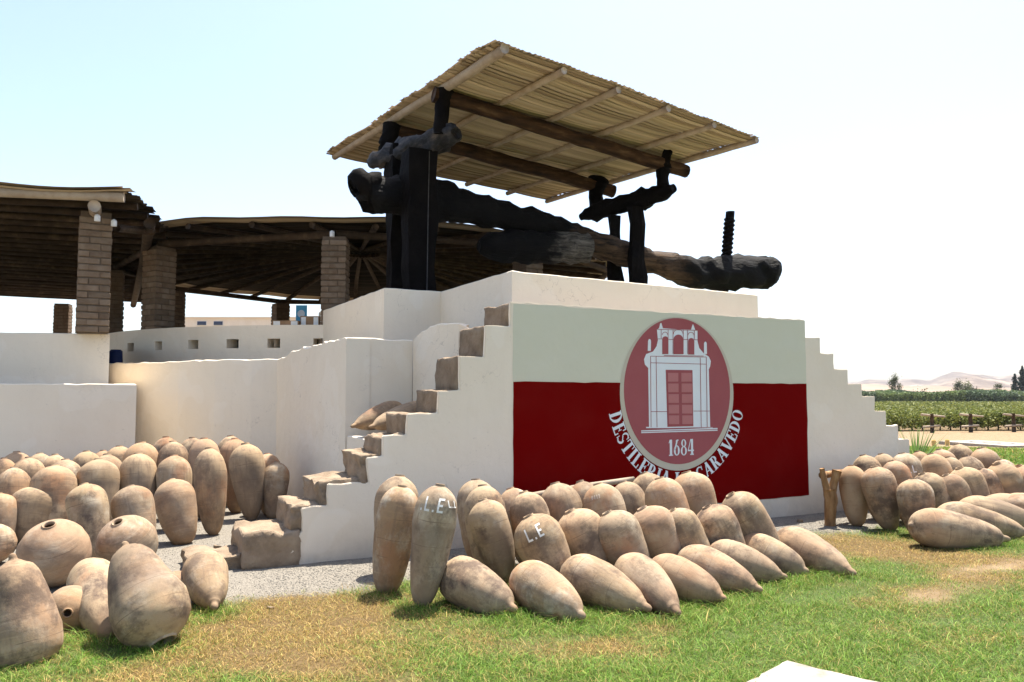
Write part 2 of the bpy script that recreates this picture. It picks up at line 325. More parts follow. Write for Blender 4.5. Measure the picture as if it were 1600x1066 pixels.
def dryness(u, v):
    d = (fbm(u, v, 1.1)-0.5)*1.2 + (fbm(u+20, v, 4.0)-0.5)*0.9 + 0.14
    for c, s, a in DRYP: d = d + a*np.exp(-((u-c[0])**2+(v-c[1])**2)/(2*(s*0.55)**2))
    # the right-hand lawn is watered, the left corner is half dry
    lat = u*math.cos(YAW)-v*math.sin(YAW)
    d = d - 0.30*np.clip((lat-0.1)/1.2, 0, 1)*np.clip((8.0-np.hypot(u,v))/0.8, 0, 1) + 0.16*np.clip((-0.5-lat)/0.5, 0, 1)
    return np.clip(d, 0, 1)
PATH = [onz(x, y, 0)[:2] for x, y in ((1448,935),(1480,915),(1530,895),(1600,880),(1690,868))]
def trodden(u, v):
    d = np.full(np.shape(u), 9.0)
    for a_, b_ in zip(PATH[:-1], PATH[1:]):
        ab = b_-a_; t = np.clip(((u-a_[0])*ab[0]+(v-a_[1])*ab[1])/np.dot(ab, ab), 0, 1); d = np.minimum(d, np.hypot(u-a_[0]-ab[0]*t, v-a_[1]-ab[1]*t))
    return np.clip(1.1-(d+(fbm(u, v, 5.0)-0.5)*0.34)/0.22, 0, 1)*np.clip(fbm(u+5, v+2, 3.0)*2.6-0.55, 0, 1)
NA = 720; rad = [0.0, 1.5]
while rad[-1] < 9: rad.append(rad[-1]+0.06)
while rad[-1] < 4600: rad.append(rad[-1]*1.035)
rad = np.array(rad[1:]); ang = np.linspace(0, 2*math.pi, NA, endpoint=False)
RR, AA = np.meshgrid(rad, ang, indexing='ij')
gx = RR*np.sin(AA); gy = RR*np.cos(AA); gz = terrain(RR) + np.where((RR > 1.6)&(RR < 40), (fbm(gx, gy, 0.9)-0.5)*0.03, 0)
gv = np.stack([gx, gy, gz], -1).reshape(-1, 3)
gv = np.vstack([gv, [[0, 0, 0]]]); nr = len(rad)
I = np.arange(nr-1)[:, None]*NA; J = np.arange(NA)[None]; J2 = (J+1) % NA
quads = np.stack([I+J, I+J2, I+NA+J2, I+NA+J], -1).reshape(-1, 4)[:, ::-1]
me = bpy.data.meshes.new('ground')
faces = quads.tolist() + [(len(gv)-1, k, (k+1) % NA) for k in range(NA)]
me.from_pydata(gv.tolist(), [], faces); me.update()
ca = me.attributes.new('Col', 'FLOAT_COLOR', 'POINT')
rr_ = np.hypot(gv[:,0], gv[:,1])
gm = is_gravel(gv[:,0], gv[:,1]); dm = dryness(gv[:,0], gv[:,1])
sand = np.clip((rr_-28.6+2*(vnoise(gv[:,0],gv[:,1],0.4)-0.5))/0.6, 0, 1)
sand = np.maximum(sand, trodden(gv[:,0], gv[:,1])*0.85)
ca.data.foreach_set('color', np.stack([gm, dm, sand, np.ones(len(gv))], -1).astype(np.float32).ravel())
m, n, l, p = new_mat('ground_cover')
a = n.new('ShaderNodeAttribute'); a.attribute_name = 'Col'; sp = n.new('ShaderNodeSeparateColor'); l.new(a.outputs['Color'], sp.inputs[0])
g = n.new('ShaderNodeNewGeometry'); pos = g.outputs['Position']
t1 = tex_noise(n, l, pos, 30, 6, 0.7); t2 = tex_noise(n, l, pos, 4, 5, 0.6)
rs = ramp(n, [(0.3,(0.07,0.045,0.02)),(0.55,(0.13,0.088,0.04)),(0.75,(0.19,0.13,0.06))]); l.new(t1.outputs['Fac'], rs.inputs[0])
rg = ramp(n, [(0.3,(0.035,0.05,0.015)),(0.55,(0.075,0.105,0.03)),(0.75,(0.13,0.15,0.05))]); l.new(t1.outputs['Fac'], rg.inputs[0])
c = mix(n, l, sp.outputs[1], rg.outputs[0], rs.outputs[0])
vo = n.new('ShaderNodeTexVoronoi'); vo.inputs['Scale'].default_value = 110; l.new(pos, vo.inputs['Vector'])
rv = ramp(n, [(0.0,(0.14,0.125,0.105)),(0.5,(0.205,0.185,0.155)),(1.0,(0.26,0.235,0.195))])
sv = n.new('ShaderNodeSeparateColor'); l.new(vo.outputs['Color'], sv.inputs[0]); l.new(sv.outputs[0], rv.inputs[0])
c = mix(n, l, sp.outputs[0], c, rv.outputs[0])
rsd = ramp(n, [(0.3,(0.19,0.13,0.075)),(0.7,(0.29,0.215,0.13))]); l.new(t2.outputs['Fac'], rsd.inputs[0])
c = mix(n, l, sp.outputs[2], c, rsd.outputs[0])
l.new(c, p.inputs['Base Color']); p.inputs['Roughness'].default_value = 0.95; p.inputs['Specular IOR Level'].default_value = 0.1
nb = bump(n, l, None, t1.outputs['Fac'], 0.5, 0.02); bump(n, l, p, vo.outputs['Distance'], 0.4, 0.01, nb)
ground = link('ground', me, m); tag(ground, kind='structure')

# ------------------------------------------------------------------ walls
def subdiv(poly, step=0.09, jit=0.006, seed=0, closed=True, fixed=lambda a, b: False):
    r = random.Random(seed); out = []
    n_ = len(poly)
    for i in range(n_ if closed else n_-1):
        a = np.array(poly[i], float); b = np.array(poly[(i+1) % n_], float); L = np.linalg.norm(b-a)
        k = max(1, int(L/step))
        if fixed(a, b): k = 1
        for j in range(k):
            q = a+(b-a)*j/k
            if k > 1: q = q+np.array([r.gauss(0, jit) for _ in q])
            out.append(tuple(q))
    if not closed: out.append(tuple(poly[-1]))
    return out
def prism_uz(poly, v0, v1, bevel=0.0):
    """outline in (u, z) pulled along v"""
    bm = bmesh.new()
    vs_ = [bm.verts.new((u, v0, z)) for u, z in poly]
    f = bm.faces.new(vs_); ext = bmesh.ops.extrude_face_region(bm, geom=[f])
    for e in ext['geom']:
        if isinstance(e, bmesh.types.BMVert): e.co.y = v1
    bmesh.ops.recalc_face_normals(bm, faces=bm.faces)
    if bevel:
        es = [e for e in bm.edges if len(e.link_faces) == 2 and e.calc_face_angle(0) > 0.9]
        bmesh.ops.bevel(bm, geom=es, offset=bevel, segments=2, affect='EDGES', clamp_overlap=True)
    bmesh.ops.triangulate(bm, faces=[f for f in bm.faces if len(f.verts) > 4])
    me = bpy.data.meshes.new('prism'); bm.to_mesh(me); bm.free(); return me
def strip_wall(pts, th, z0=0.0, step=0.1, jit=0.006, seed=0, bevel=0.012):
    """a wall along a plan polyline; pts = (u, v, z_top); th to the left of the direction of travel (negative: right)"""
    r = random.Random(seed)
    P = [np.array(p, float) for p in pts]; Q = []
    for a, b in zip(P[:-1], P[1:]):
        k = max(1, int(np.linalg.norm((b-a)[:2])/step))
        for j in range(k): Q.append(a+(b-a)*j/k)
    Q.append(P[-1])
    n_ = len(Q); prof = []
    for i, q in enumerate(Q):
        d1 = (Q[min(i+1,n_-1)]-Q[i])[:2]; d0 = (Q[i]-Q[max(i-1,0)])[:2]
        if np.linalg.norm(d1) == 0: d1 = d0
        if np.linalg.norm(d0) == 0: d0 = d1
        d0 = d0/np.linalg.norm(d0); d1 = d1/np.linalg.norm(d1)
        n0 = np.array([-d0[1], d0[0]]); n1 = np.array([-d1[1], d1[0]]); nn = n0+n1; nn = nn/np.dot(nn, n0)
        zt = q[2]+r.gauss(0, jit); s = 1 if th > 0 else -1
        o = q[:2]; i_ = q[:2]+nn*th; c1 = q[:2]+nn*s*bevel; c2 = q[:2]+nn*(th-s*bevel)
        prof.append([(o[0],o[1],z0),(o[0],o[1],zt-bevel),(c1[0],c1[1],zt),(c2[0],c2[1],zt+r.gauss(0,jit*0.5)),(i_[0],i_[1],zt-bevel),(i_[0],i_[1],z0)])
    mb = MB(); k = 6
    vs_ = [p for pr in prof for p in pr]; fs = []
    for i in range(n_-1):
        for j in range(k-1): fs.append((i*k+j, i*k+j+1, (i+1)*k+j+1, (i+1)*k+j))
    fs.append(tuple(range(k))); fs.append(tuple((n_-1)*k+j for j in range(k-1,-1,-1)))
    mb.add(vs_, fs); me = mb.mesh('wall')
    bm = bmesh.new(); bm.from_mesh(me); bmesh.ops.recalc_face_normals(bm, faces=bm.faces); bm.to_mesh(me); bm.free()
    return me

V0 = 7.56                                        # front of the painted wall
def W(x, y, v=V0): q = onv(x, y, v); return (q[0], q[2])
# ---- the stepped wall with the painted sign
SW = empty('stepped_wall', (6.0, 7.9, 0.0))
tag(SW, 'long whitewashed wall with steps down both ends and a red sign painted on it', 'wall')
def part_me(name, me, mat, parent, smooth=False):
    me.transform(Matrix.Translation(-Vector(parent.matrix_world.translation if parent.parent is None else parent.location)))
    return link(name, me, mat, parent, smooth)
SW_OFF = Vector((6.0, 7.9, 0.0))
def sw_part(name, me, mat, parent=None):
    me.transform(Matrix.Translation(-SW_OFF)); return link(name, me, mat, parent or SW)
ris = [(3.886,2.30),(3.583,1.97),(3.291,1.62),(3.065,1.379),(2.723,1.166),(2.473,0.966),(2.263,0.728),(1.869,0.527),(1.617,0.308)]
ZT = 2.565
rst = [(8.29,2.322),(8.571,2.322),(8.571,2.112),(8.82,2.112),(8.82,1.907),(9.087,1.907),(9.087,1.706),(9.36,1.706),(9.36,1.537),(9.614,1.537),(9.614,1.33),(9.844,1.33),(9.844,1.12),(10.09,1.12),(10.09,0.922),(10.318,0.922),(10.318,-0.1)]
prof = [(3.90,ZT)]
lower = []
for i, (u_, z_) in enumerate(ris):
    lower.append((u_, prof[-1][1] if i == 0 else ris[i-1][1])); lower.append((u_, z_))
left = [(3.90, ZT)]
for i, (u_, z_) in enumerate(ris):
    uu = u_ + (0.06 if i >= 6 else 0.0)
    left += [(uu, left[-1][1]), (uu, z_)]
ragged = [(1.70,0.30),(1.66,0.26),(1.69,0.21),(1.62,0.17),(1.60,0.12),(1.52,0.10),(1.50,0.055),(1.41,0.04),(1.36,-0.02),(1.33,-0.1)]
# the plaster has fallen off the corners of the lower steps
prof = [(3.90, ZT)] + left[1:-1] + ragged + [(10.318,-0.1)] + rst[::-1][1:] + [(8.29, ZT-0.012)]
pl = subdiv(prof, 0.1, 0.006, 3, fixed=lambda a, b: a[1] < -0.05 and b[1] < -0.05)
sw_part('plaster_face', prism_uz(pl, V0, V0+0.05, 0.008), M['white'])
core = [(3.93,ZT-0.02),(3.93,2.28)]
for i, (u_, z_) in enumerate(ris[:-1]): core += [(u_+0.05, ris[i][1]-0.16), (ris[i+1][0]+0.05, ris[i][1]-0.16)]
core += [(1.66,0.15),(1.3,0.1),(1.3,-0.1),(10.29,-0.1)] + [(a-0.02, b-0.004) for a, b in rst[::-1][1:]] + [(8.27, ZT-0.02)]
sw_part('wall_core', prism_uz(core, V0+0.052, V0+0.22, 0.0), M['white'])
def rough_block(a, b, seed, amp=0.02, cuts=5, round_=0.03):
    bm = bmesh.new(); bmesh.ops.create_cube(bm, size=1.0)
    bmesh.ops.bevel(bm, geom=bm.edges[:], offset=0.028, segments=1, affect='EDGES')
    bmesh.ops.subdivide_edges(bm, edges=bm.edges[:], cuts=cuts, use_grid_fill=True)
    a = np.array(a); b = np.array(b); c_ = (a+b)/2; s_ = b-a
    for v in bm.verts:
        co = Vector((c_[0]+v.co.x*s_[0], c_[1]+v.co.y*s_[1], c_[2]+v.co.z*s_[2]))
        d = Vector((fnoise(co,5,seed), fnoise(co,5,seed+3), fnoise(co,5,seed+6)))
        d2 = Vector((fnoise(co,16,seed), fnoise(co,16,seed+3), fnoise(co,16,seed+6)))
        v.co = co + d*amp*2.0 + d2*amp*0.8
    me = bpy.data.meshes.new('block'); bm.to_mesh(me); bm.free(); return me
blocks = []
zt_prev = ZT
for i, (u_, z_) in enumerate(ris):
    top = ZT-0.01 if i == 0 else ris[i-1][1]
    u1 = u_+0.42 if i == 0 else ris[i-1][0]+0.04
    blocks.append(((u_-0.01, V0+0.054+(0.0 if i < 6 else -0.02), z_-0.03), (u1, 8.22, top-0.004+(0.0 if i < 6 else 0.02))))
blocks.append(((1.17, V0-0.01, -0.05), (1.68, 8.2, 0.315)))
blocks.append(((0.72, V0+0.06, -0.05), (1.19, 8.15, 0.12)))
for i, (a_, b_) in enumerate(blocks):
    o = sw_part('adobe_block', rough_block(a_, b_, i+1, 0.009 if i < 5 else 0.02), M['adobe'])
    o.data.polygons.foreach_set('use_smooth', [True]*len(o.data.polygons))

# ---- paint on the wall: thin coats laid one over the other
def coat(name, polys, lay, mat, parent=None):
    mb = MB()
    for k, poly in enumerate(polys):
        y = V0-0.0016*lay-0.00025*(k % 7)
        mb.add([(q[0], y, q[1]) for q in poly], [tuple(range(len(poly)))])
    me = mb.mesh(name)
    bm = bmesh.new(); bm.from_mesh(me)
    for f in bm.faces:
        f.normal_update()
        if f.normal.y > 0: f.normal_flip()
    bmesh.ops.triangulate(bm, faces=[f for f in bm.faces if len(f.verts) > 4])
    bm.to_mesh(me); bm.free()
    return sw_part(name, me, mat, parent)
UL, UR, ZB, ZM = 3.915, 8.283, 0.24, 1.705
band = coat('painted_band', [subdiv([(UL,ZM),(UR,ZM),(UR,ZT-0.03),(UL,ZT-0.022)], 0.15, 0.003, 5)], 1, M['sage'])
field = coat('painted_field', [subdiv([(UL,ZB),(UR,ZB),(UR,ZM),(UL,ZM)], 0.15, 0.003, 6)], 2, M['red'])
tag(band, 'pale sage grey paint on the upper half of the sign'); tag(field, 'deep oxblood red paint on the lower half of the sign')
Z4 = lambda x, y: W(930+x/3.676, 480+y/3.676)
ec = Z4(468, 500); eL = Z4(163, 500); eR = Z4(773, 500); eT = Z4(468, 63); eB = Z4(470, 903)
ecx = (eL[0]+eR[0])/2; ecz = (eT[1]+eB[1])/2; ea = (eR[0]-eL[0])/2; eb = (eT[1]-eB[1])/2
ell = lambda a_, b_, cz=0: [(ecx+a_*math.cos(t), ecz+cz+b_*math.sin(t)) for t in np.linspace(0, 2*math.pi, 72, endpoint=False)]
coat('emblem_ring', [ell(ea+0.055, eb+0.045, -0.03)], 3, M['ring'])
oval = coat('emblem_oval', [ell(ea, eb)], 4, M['rose'])
def P4(pts): return [Z4(x, y) for x, y in pts]
def arch(x0, x1, yt, yb, n_=10):
    cx = (x0+x1)/2; r_ = (x1-x0)/2
    return [(x0,yb)]+[(cx-r_*math.cos(t), yt+r_-r_*math.sin(t)) for t in np.linspace(0, math.pi, n_)]+[(x1,yb)]
def rect(x0, y0, x1, y1): return [(x0,y0),(x1,y0),(x1,y1),(x0,y1)]
facade = [
 [(307,690),(302,350),(283,330),(278,300),(290,270),(330,255),(350,225),(358,190),(352,128),(364,122),(372,92),(378,92),(386,122),(470,128),(548,130),(557,100),(561,100),(572,132),(585,134),(585,195),(595,235),(620,265),(650,285),(662,310),(658,340),(650,358),(658,690)],
 rect(290,688,672,695), [(262,708),(700,694),(700,710),(262,724)],
 [(299,252),(301,195),(305,185),(310,183),(316,188),(318,198),(317,252)], [(622,270),(622,208),(627,199),(633,199),(638,208),(639,270)],
]
coat('chapel_facade', [P4(f) for f in facade], 5, M['lily'])
lines = []
def ln(x0, y0, x1, y1, w=3.2):
    d = np.array([x1-x0, y1-y0], float); d /= np.linalg.norm(d); q = np.array([-d[1], d[0]])*w/2
    lines.append([(x0+q[0],y0+q[1]),(x1+q[0],y1+q[1]),(x1-q[0],y1-q[1]),(x0-q[0],y0-q[1])])
for a_ in [(315,282,635,287),(315,320,635,328),(315,282,318,690),(347,284,352,690),(600,290,606,690),(635,288,640,690),(318,600,412,600),(562,597,655,597),(290,700,672,690),(262,716,700,702),(352,128,585,134),(358,183,382,183),(418,186,446,186),(503,186,531,186),(566,188,585,188),(376,128,376,180),(416,130,416,270),(444,130,444,270),(503,130,503,270),(528,132,528,270),(566,134,566,190),(392,278,620,281)]:
    ln(*a_)
for c0, r_ in (((398,160),16),((474,156),28),((547,162),17)):
    ts = np.linspace(0, math.pi, 9)
    for t0, t1_ in zip(ts[:-1], ts[1:]): ln(c0[0]-r_*math.cos(t0), c0[1]-r_*math.sin(t0), c0[0]-r_*math.cos(t1_), c0[1]-r_*math.sin(t1_), 3)
lines += [arch(382,417,168,270), arch(447,502,158,271), arch(531,566,178,273), [(402,360),(556,362),(561,684),(412,688)]]
coat('chapel_lines', [P4(f) for f in lines], 6, M['rose'])
panels = []
for r_ in range(5):
    for c_ in range(2):
        x0 = 414+c_*77+r_*1.2; y0 = 378+r_*61; panels.append(rect(x0, y0, x0+60, y0+50))
coat('door_panels', [P4(f) for f in panels], 7.5, M['rose2'])
# ---- lettering: brush-drawn slab letters as strokes on a unit height
def arc(cx, cz, rx, rz, a0, a1, w0, w1, n_=12):
    out = []; T = np.linspace(R(a0), R(a1), n_)
    for t0, t1_ in zip(T[:-1], T[1:]):
        q = []
        for t in (t0, t1_):
            s = (t-R(a0))/(R(a1)-R(a0)); w = w0+(w1-w0)*math.sin(math.pi*s)
            q.append(((cx+rx*math.cos(t), cz+rz*math.sin(t)), (cx+(rx-w)*math.cos(t), cz+(rz-w*0.8)*math.sin(t))))
        out.append([q[0][0], q[1][0], q[1][1], q[0][1]])
    return out
def bar(x0, z0, x1, z1): return [[(x0,z0),(x1,z0),(x1,z1),(x0,z1)]]
def dia(x0, z0, x1, z1, w): return [[(x0,z0),(x0+w,z0),(x1+w,z1),(x1,z1)]]
SF = 0.07
def stem(x, w=0.2, s=0.07): return bar(x, 0, x+w, 1)+bar(x-s, 0, x, SF)+bar(x+w, 0, x+w+s, SF)+bar(x-s, 1-SF, x, 1)+bar(x+w, 1-SF, x+w+s, 1)
GL = {
 'D': (0.78, stem(0.09)+arc(0.24,0.5,0.48,0.5,90,-90,0.07,0.2)),
 'E': (0.66, stem(0.09)+bar(0.29,0,0.62,0.08)+bar(0.55,0.08,0.62,0.3)+bar(0.29,0.92,0.6,1)+bar(0.53,0.72,0.6,0.92)+bar(0.29,0.46,0.48,0.54)+bar(0.43,0.36,0.48,0.64)),
 'S': (0.62, arc(0.31,0.73,0.24,0.27,25,215,0.07,0.15)+dia(0.44,0.33,0.09,0.58,0.13)+arc(0.31,0.27,0.26,0.27,-155,50,0.07,0.16)+bar(0.03,0.05,0.08,0.33)+bar(0.50,0.70,0.55,0.95)),
 'T': (0.72, bar(0.26,0,0.46,1)+bar(0.17,0,0.26,SF)+bar(0.46,0,0.55,SF)+bar(0.03,0.92,0.26,1)+bar(0.46,0.92,0.69,1)+bar(0.03,0.7,0.09,0.92)+bar(0.63,0.7,0.69,0.92)),
 'I': (0.38, stem(0.09)),
 'L': (0.62, stem(0.09)+bar(0.29,0,0.6,0.08)+bar(0.53,0.08,0.6,0.34)),
 'R': (0.76, stem(0.09)+arc(0.27,0.73,0.33,0.27,90,-90,0.06,0.17)+dia(0.5,0,0.3,0.48,0.2)+bar(0.7,0,0.76,SF)),
 'A': (0.78, dia(0.52,0,0.29,1,0.2)+dia(0.06,0,0.34,1,0.09)+bar(0.2,0.3,0.55,0.37)+bar(0.0,0,0.06,SF)+bar(0.15,0,0.2,SF)+bar(0.46,0,0.52,SF)+bar(0.72,0,0.78,SF)),
 'C': (0.72, arc(0.38,0.5,0.35,0.5,50,310,0.07,0.19,18)+bar(0.58,0.68,0.64,0.98)+bar(0.60,0.05,0.65,0.2)),
 'V': (0.76, dia(0.29,0,0.04,1,0.2)+dia(0.36,0,0.63,1,0.09)+bar(-0.02,0.93,0.04,1)+bar(0.24,0.93,0.3,1)+bar(0.57,0.93,0.63,1)+bar(0.72,0.93,0.78,1)),
 'O': (0.76, arc(0.38,0.5,0.35,0.5,90,-90,0.07,0.18)+arc(0.38,0.5,0.35,0.5,90,270,0.07,0.18)),
 ' ': (0.34, []),
 '1': (0.42, bar(0.16,0,0.36,1)+bar(0.08,0,0.16,SF)+bar(0.36,0,0.44,SF)+dia(0.06,0.78,0.16,1,0.06)),
 '6': (0.56, arc(0.28,0.32,0.26,0.32,90,-90,0.07,0.16)+arc(0.28,0.32,0.26,0.32,90,270,0.07,0.17)+dia(0.05,0.36,0.24,0.9,0.13)+arc(0.36,0.78,0.2,0.22,60,150,0.07,0.11,6)),
 '8': (0.56, arc(0.28,0.28,0.27,0.29,90,-90,0.06,0.15)+arc(0.28,0.28,0.27,0.29,90,270,0.06,0.15)+arc(0.28,0.76,0.22,0.24,90,-90,0.06,0.13)+arc(0.28,0.76,0.22,0.24,90,270,0.06,0.13)),
 '4': (0.58, bar(0.3,0,0.48,1)+bar(0.22,0,0.3,SF)+bar(0.48,0,0.55,SF)+bar(0.02,0.24,0.3,0.33)+bar(0.48,0.24,0.56,0.33)+dia(0.02,0.33,0.26,1,0.07)),
 'M': (0.8, bar(0.05,0,0.2,1)+bar(0.6,0,0.75,1)+dia(0.34,0.25,0.1,1,0.12)+dia(0.34,0.25,0.58,1,0.12)),
 '.': (0.25, bar(0.05,0,0.2,0.16)),
 'l': (0.6, bar(0.06,0,0.22,1)+bar(0.22,0,0.56,0.16)),
 'e': (0.62, bar(0.06,0,0.22,1)+bar(0.22,0,0.58,0.15)+bar(0.22,0.85,0.58,1)+bar(0.22,0.42,0.5,0.57)),
}
txt = 'DESTILERIA LA CARAVEDO'; LH = 0.172
cx_, cz_ = ecx, ecz-0.02
A1, B1 = ea+0.235, eb+0.245
th = np.linspace(R(180), R(360), 1500); ex = cx_+A1*np.cos(th); ez = cz_+B1*np.sin(th)
S = np.concatenate([[0], np.cumsum(np.hypot(np.diff(ex), np.diff(ez)))])
s0 = np.interp(R(192.5), th, S); s1 = np.interp(R(347.5), th, S)
adv = [GL[c_][0]+0.10 for c_ in txt]; tot = sum(adv)-0.10; kx = (s1-s0)/tot; polys = []; acc = s0
for c_, ad in zip(txt, adv):
    w_, strokes = GL[c_]; sc_ = acc+w_*kx/2; t = np.interp(sc_, S, th); px_ = np.interp(sc_, S, ex); pz_ = np.interp(sc_, S, ez)
    tx, tz = -A1*math.sin(t), B1*math.cos(t); L_ = math.hypot(tx, tz); tx /= L_; tz /= L_; nx, nz = -tz, tx
    for k, st in enumerate(strokes):
        polys.append([(px_+tx*(x-w_/2)*kx*1.02+nx*z*LH, pz_+tz*(x-w_/2)*kx*1.02+nz*z*LH) for x, z in st])
    acc += ad*kx
coat('lettering', polys, 5, M['lily'])
polys = []; x = 0.0; dw = sum(GL[c_][0]+0.06 for c_ in '1684')
o4 = Z4(416, 855); e4 = Z4(570, 850); kx = (e4[0]-o4[0])/dw; hh = Z4(416, 762)[1]-o4[1]
for c_ in '1684':
    for st in GL[c_][1]: polys.append([(o4[0]+(x+a_)*kx, o4[1]+b_*hh) for a_, b_ in st])
    x += GL[c_][0]+0.06
coat('founding_year', polys, 5, M['lily'])

# ---- platform behind the sign
PV = 8.3
pa = onv(800, 423, PV); pz = pa[2]; pr_ = onv(1184, 461, PV); pb = onz(684, 457, pz); pc = onz(600, 450, pz); pd = onz(525, 478, pz)
plat = [(pd[0], pd[1]+1.2, pz), (pd[0], pd[1], pz), (pc[0], pc[1], pz), (pb[0], pc[1], pz), (pa[0], PV, pz), (pr_[0], PV, pr_[2]), (pr_[0], 15.5, pz)]
tag(link('platform_wall', strip_wall(plat, 0.25, 0.0, 0.16, 0.003, 4, 0.01), M['white']), 'high white parapet with a zigzag corner below the old press', 'wall')
mb = MB(); fl = [(pd[0]+.2, 15.4),(pc[0]+.2,pc[1]+.2),(pa[0]+.2,pc[1]+.2),(pa[0]+.2,PV+.2),(pr_[0]-.2,PV+.2),(pr_[0]-.2,15.4)]
mb.add([(a_, b_, 2.35) for a_, b_ in fl], [tuple(range(6))]); tag(mb.build('platform_floor', M['cream']), kind='structure')
mb = MB(); mb.box((4.35, V0+0.23, 0), (8.2, PV-0.01, 1.3)); mb.box((3.8, 8.25, 0), (pa[0]-0.01, 10.3, 2.0)); tag(mb.build('terrace_floor', M['adobe']), kind='structure')
# ---- niche beside the stair: back wall, right cheek, shelf
nb_ = [(2.585, 9.36, 2.245), (2.95, 9.37, 2.25), (3.44, 9.38, 2.24)]
tag(link('niche_back_wall', strip_wall(nb_, 0.3, 0.0, 0.1, 0.008, 8), M['white']), 'white wall at the back of the niche beside the adobe steps', 'wall')
ck = [(3.445, 9.37, 2.25), (3.45, 9.1, 2.33), (3.475, 8.9, 2.375), (3.50, 8.7, 2.40), (3.55, 8.45, 2.40), (3.60, 8.30, 2.39), (3.75, 8.24, 2.3)]
tag(link('niche_side_wall', strip_wall(ck, 0.28, 0.0, 0.08, 0.006, 9), M['white']), 'short rounded white wall between the niche and the top steps', 'wall')
mb = MB(); mb.box((2.645, 8.2, 0), (3.46, 9.37, 1.06)); tag(mb.build('niche_shelf', M['white']), 'white masonry shelf in the niche carrying two lying jars', 'shelf')
cw = [(2.64, 8.2, 1.075), (2.61, 8.9, 1.08), (2.60, 9.3, 1.08)]
tag(link('low_retaining_wall', strip_wall(cw, -0.2, 0.0, 0.12, 0.006, 10), M['cream']), 'low white wall under the niche, behind the adobe steps', 'wall')
cw2 = [(2.585, 9.33, 2.25), (2.555, 9.8, 2.24), (2.52, 10.4, 2.225), (2.48, 11.3, 2.20), (2.46, 11.9, 2.18), (2.455, 12.2, 2.12), (2.45, 12.8, 2.11)]
tag(link('curved_retaining_wall', strip_wall(cw2, -0.3, 0.0, 0.1, 0.008, 11), M['cream']), 'tall cream wall with a rising uneven top left of the niche', 'wall')
cw3 = [(2.52, 12.76, 2.115), (2.1, 13.0, 2.11), (1.6, 13.4, 2.10), (1.1, 13.9, 2.09), (0.6, 14.5, 2.08), (0.14, 15.11, 2.08), (-0.6, 16.2, 2.08)]
tag(link('pavilion_base_wall', strip_wall(cw3, -0.3, 0.0, 0.1, 0.007, 12), M['cream']), 'cream wall behind the left jars, below the parapet with square holes', 'wall')
lw = [(0.45, 15.0, 1.71), (0.45, 12.73, 1.71), (-1.25, 12.95, 1.71), (-6.0, 13.4, 1.71)]
tag(link('left_low_wall', strip_wall(lw, -0.3, 0.0, 0.15, 0.004, 13), M['white']), 'lower white wall at the left edge behind the heaped jars', 'wall')
uw = [(0.09, 17.0, 2.5), (0.09, 13.87, 2.5), (-1.39, 14.1, 2.49), (-6.5, 14.9, 2.49)]
tag(link('left_upper_wall', strip_wall(uw, -0.35, 0.0, 0.15, 0.004, 14), M['white']), 'upper white wall at the left edge under the big brick pillar', 'wall')

# ---- round pavilion: parapet with square holes
CL, CF, PR = -3.5, 20.25, 6.3
def hitc(x, y=540):
    """bearing of a sight line's first crossing of the parapet circle"""
    a_ = (x-800)/FPX; A_ = a_*a_+1; B_ = -2*(a_*CL+CF); C_ = CL*CL+CF*CF-PR*PR; disc = B_*B_-4*A_*C_
    t = (-B_-math.sqrt(max(disc, 0)))/(2*A_)
    return math.atan2(t-CF, a_*t-CL)
def polar(r_, a_, z): q = LF(CL+r_*math.cos(a_), CF+r_*math.sin(a_)); return (q[0], q[1], z)
holes = [(hitc(a_), hitc(b_)) for a_, b_ in ((198,208),(240.5,252),(293,309),(353,372),(417,437),(489,508))]
brk = sorted(set([a_ for h in holes for a_ in h]+list(np.arange(math.pi*0.62, math.pi*2.2, R(4))-2*math.pi)))
zs = [0.0, 2.37, 2.535, 2.775]
mb = MB()
inh = lambda a_, b_: any(h[0]-1e-6 <= a_ and b_ <= h[1]+1e-6 for h in [(min(h), max(h)) for h in holes])
for a_, b_ in zip(brk[:-1], brk[1:]):
    for k in range(3):
        z0_, z1_ = zs[k], zs[k+1]
        if k == 1 and inh(a_, b_):
            o1, o2, i1, i2 = (PR, a_), (PR, b_), (PR-.28, a_), (PR-.28, b_)
            mb.add([polar(*o1,z0_),polar(*i1,z0_),polar(*i1,z1_),polar(*o1,z1_)], [(0,1,2,3)]); mb.add([polar(*o2,z0_),polar(*i2,z0_),polar(*i2,z1_),polar(*o2,z1_)], [(3,2,1,0)])
            mb.add([polar(*o1,z0_),polar(*o2,z0_),polar(*i2,z0_),polar(*i1,z0_)], [(0,1,2,3)]); mb.add([polar(*o1,z1_),polar(*o2,z1_),polar(*i2,z1_),polar(*i1,z1_)], [(3,2,1,0)])
            continue
        mb.add([polar(PR,a_,z0_),polar(PR,b_,z0_),polar(PR,b_,z1_),polar(PR,a_,z1_)], [(0,1,2,3)])
        mb.add([polar(PR-.28,a_,z0_),polar(PR-.28,b_,z0_),polar(PR-.28,b_,z1_),polar(PR-.28,a_,z1_)], [(3,2,1,0)])
    mb.add([polar(PR,a_,2.775),polar(PR,b_,2.775),polar(PR-.28,b_,2.775),polar(PR-.28,a_,2.775)], [(0,1,2,3)])
tag(mb.build('pavilion_parapet', M['white']), 'curved white parapet with a row of square holes under the round roof', 'wall')
mb = MB(); mb.add([polar(PR-.02, t, 2.0) for t in np.linspace(0, 2*math.pi, 48, endpoint=False)], [tuple(range(48))]); M['dark'] = basic('interior_shade_dark', [(0.3,(0.02,0.015,0.012)),(0.7,(0.04,0.03,0.024))], 3, 0.95)  # dark tone put on the floor to keep the interior shaded
tag(mb.build('pavilion_floor', M['dark']), kind='structure')

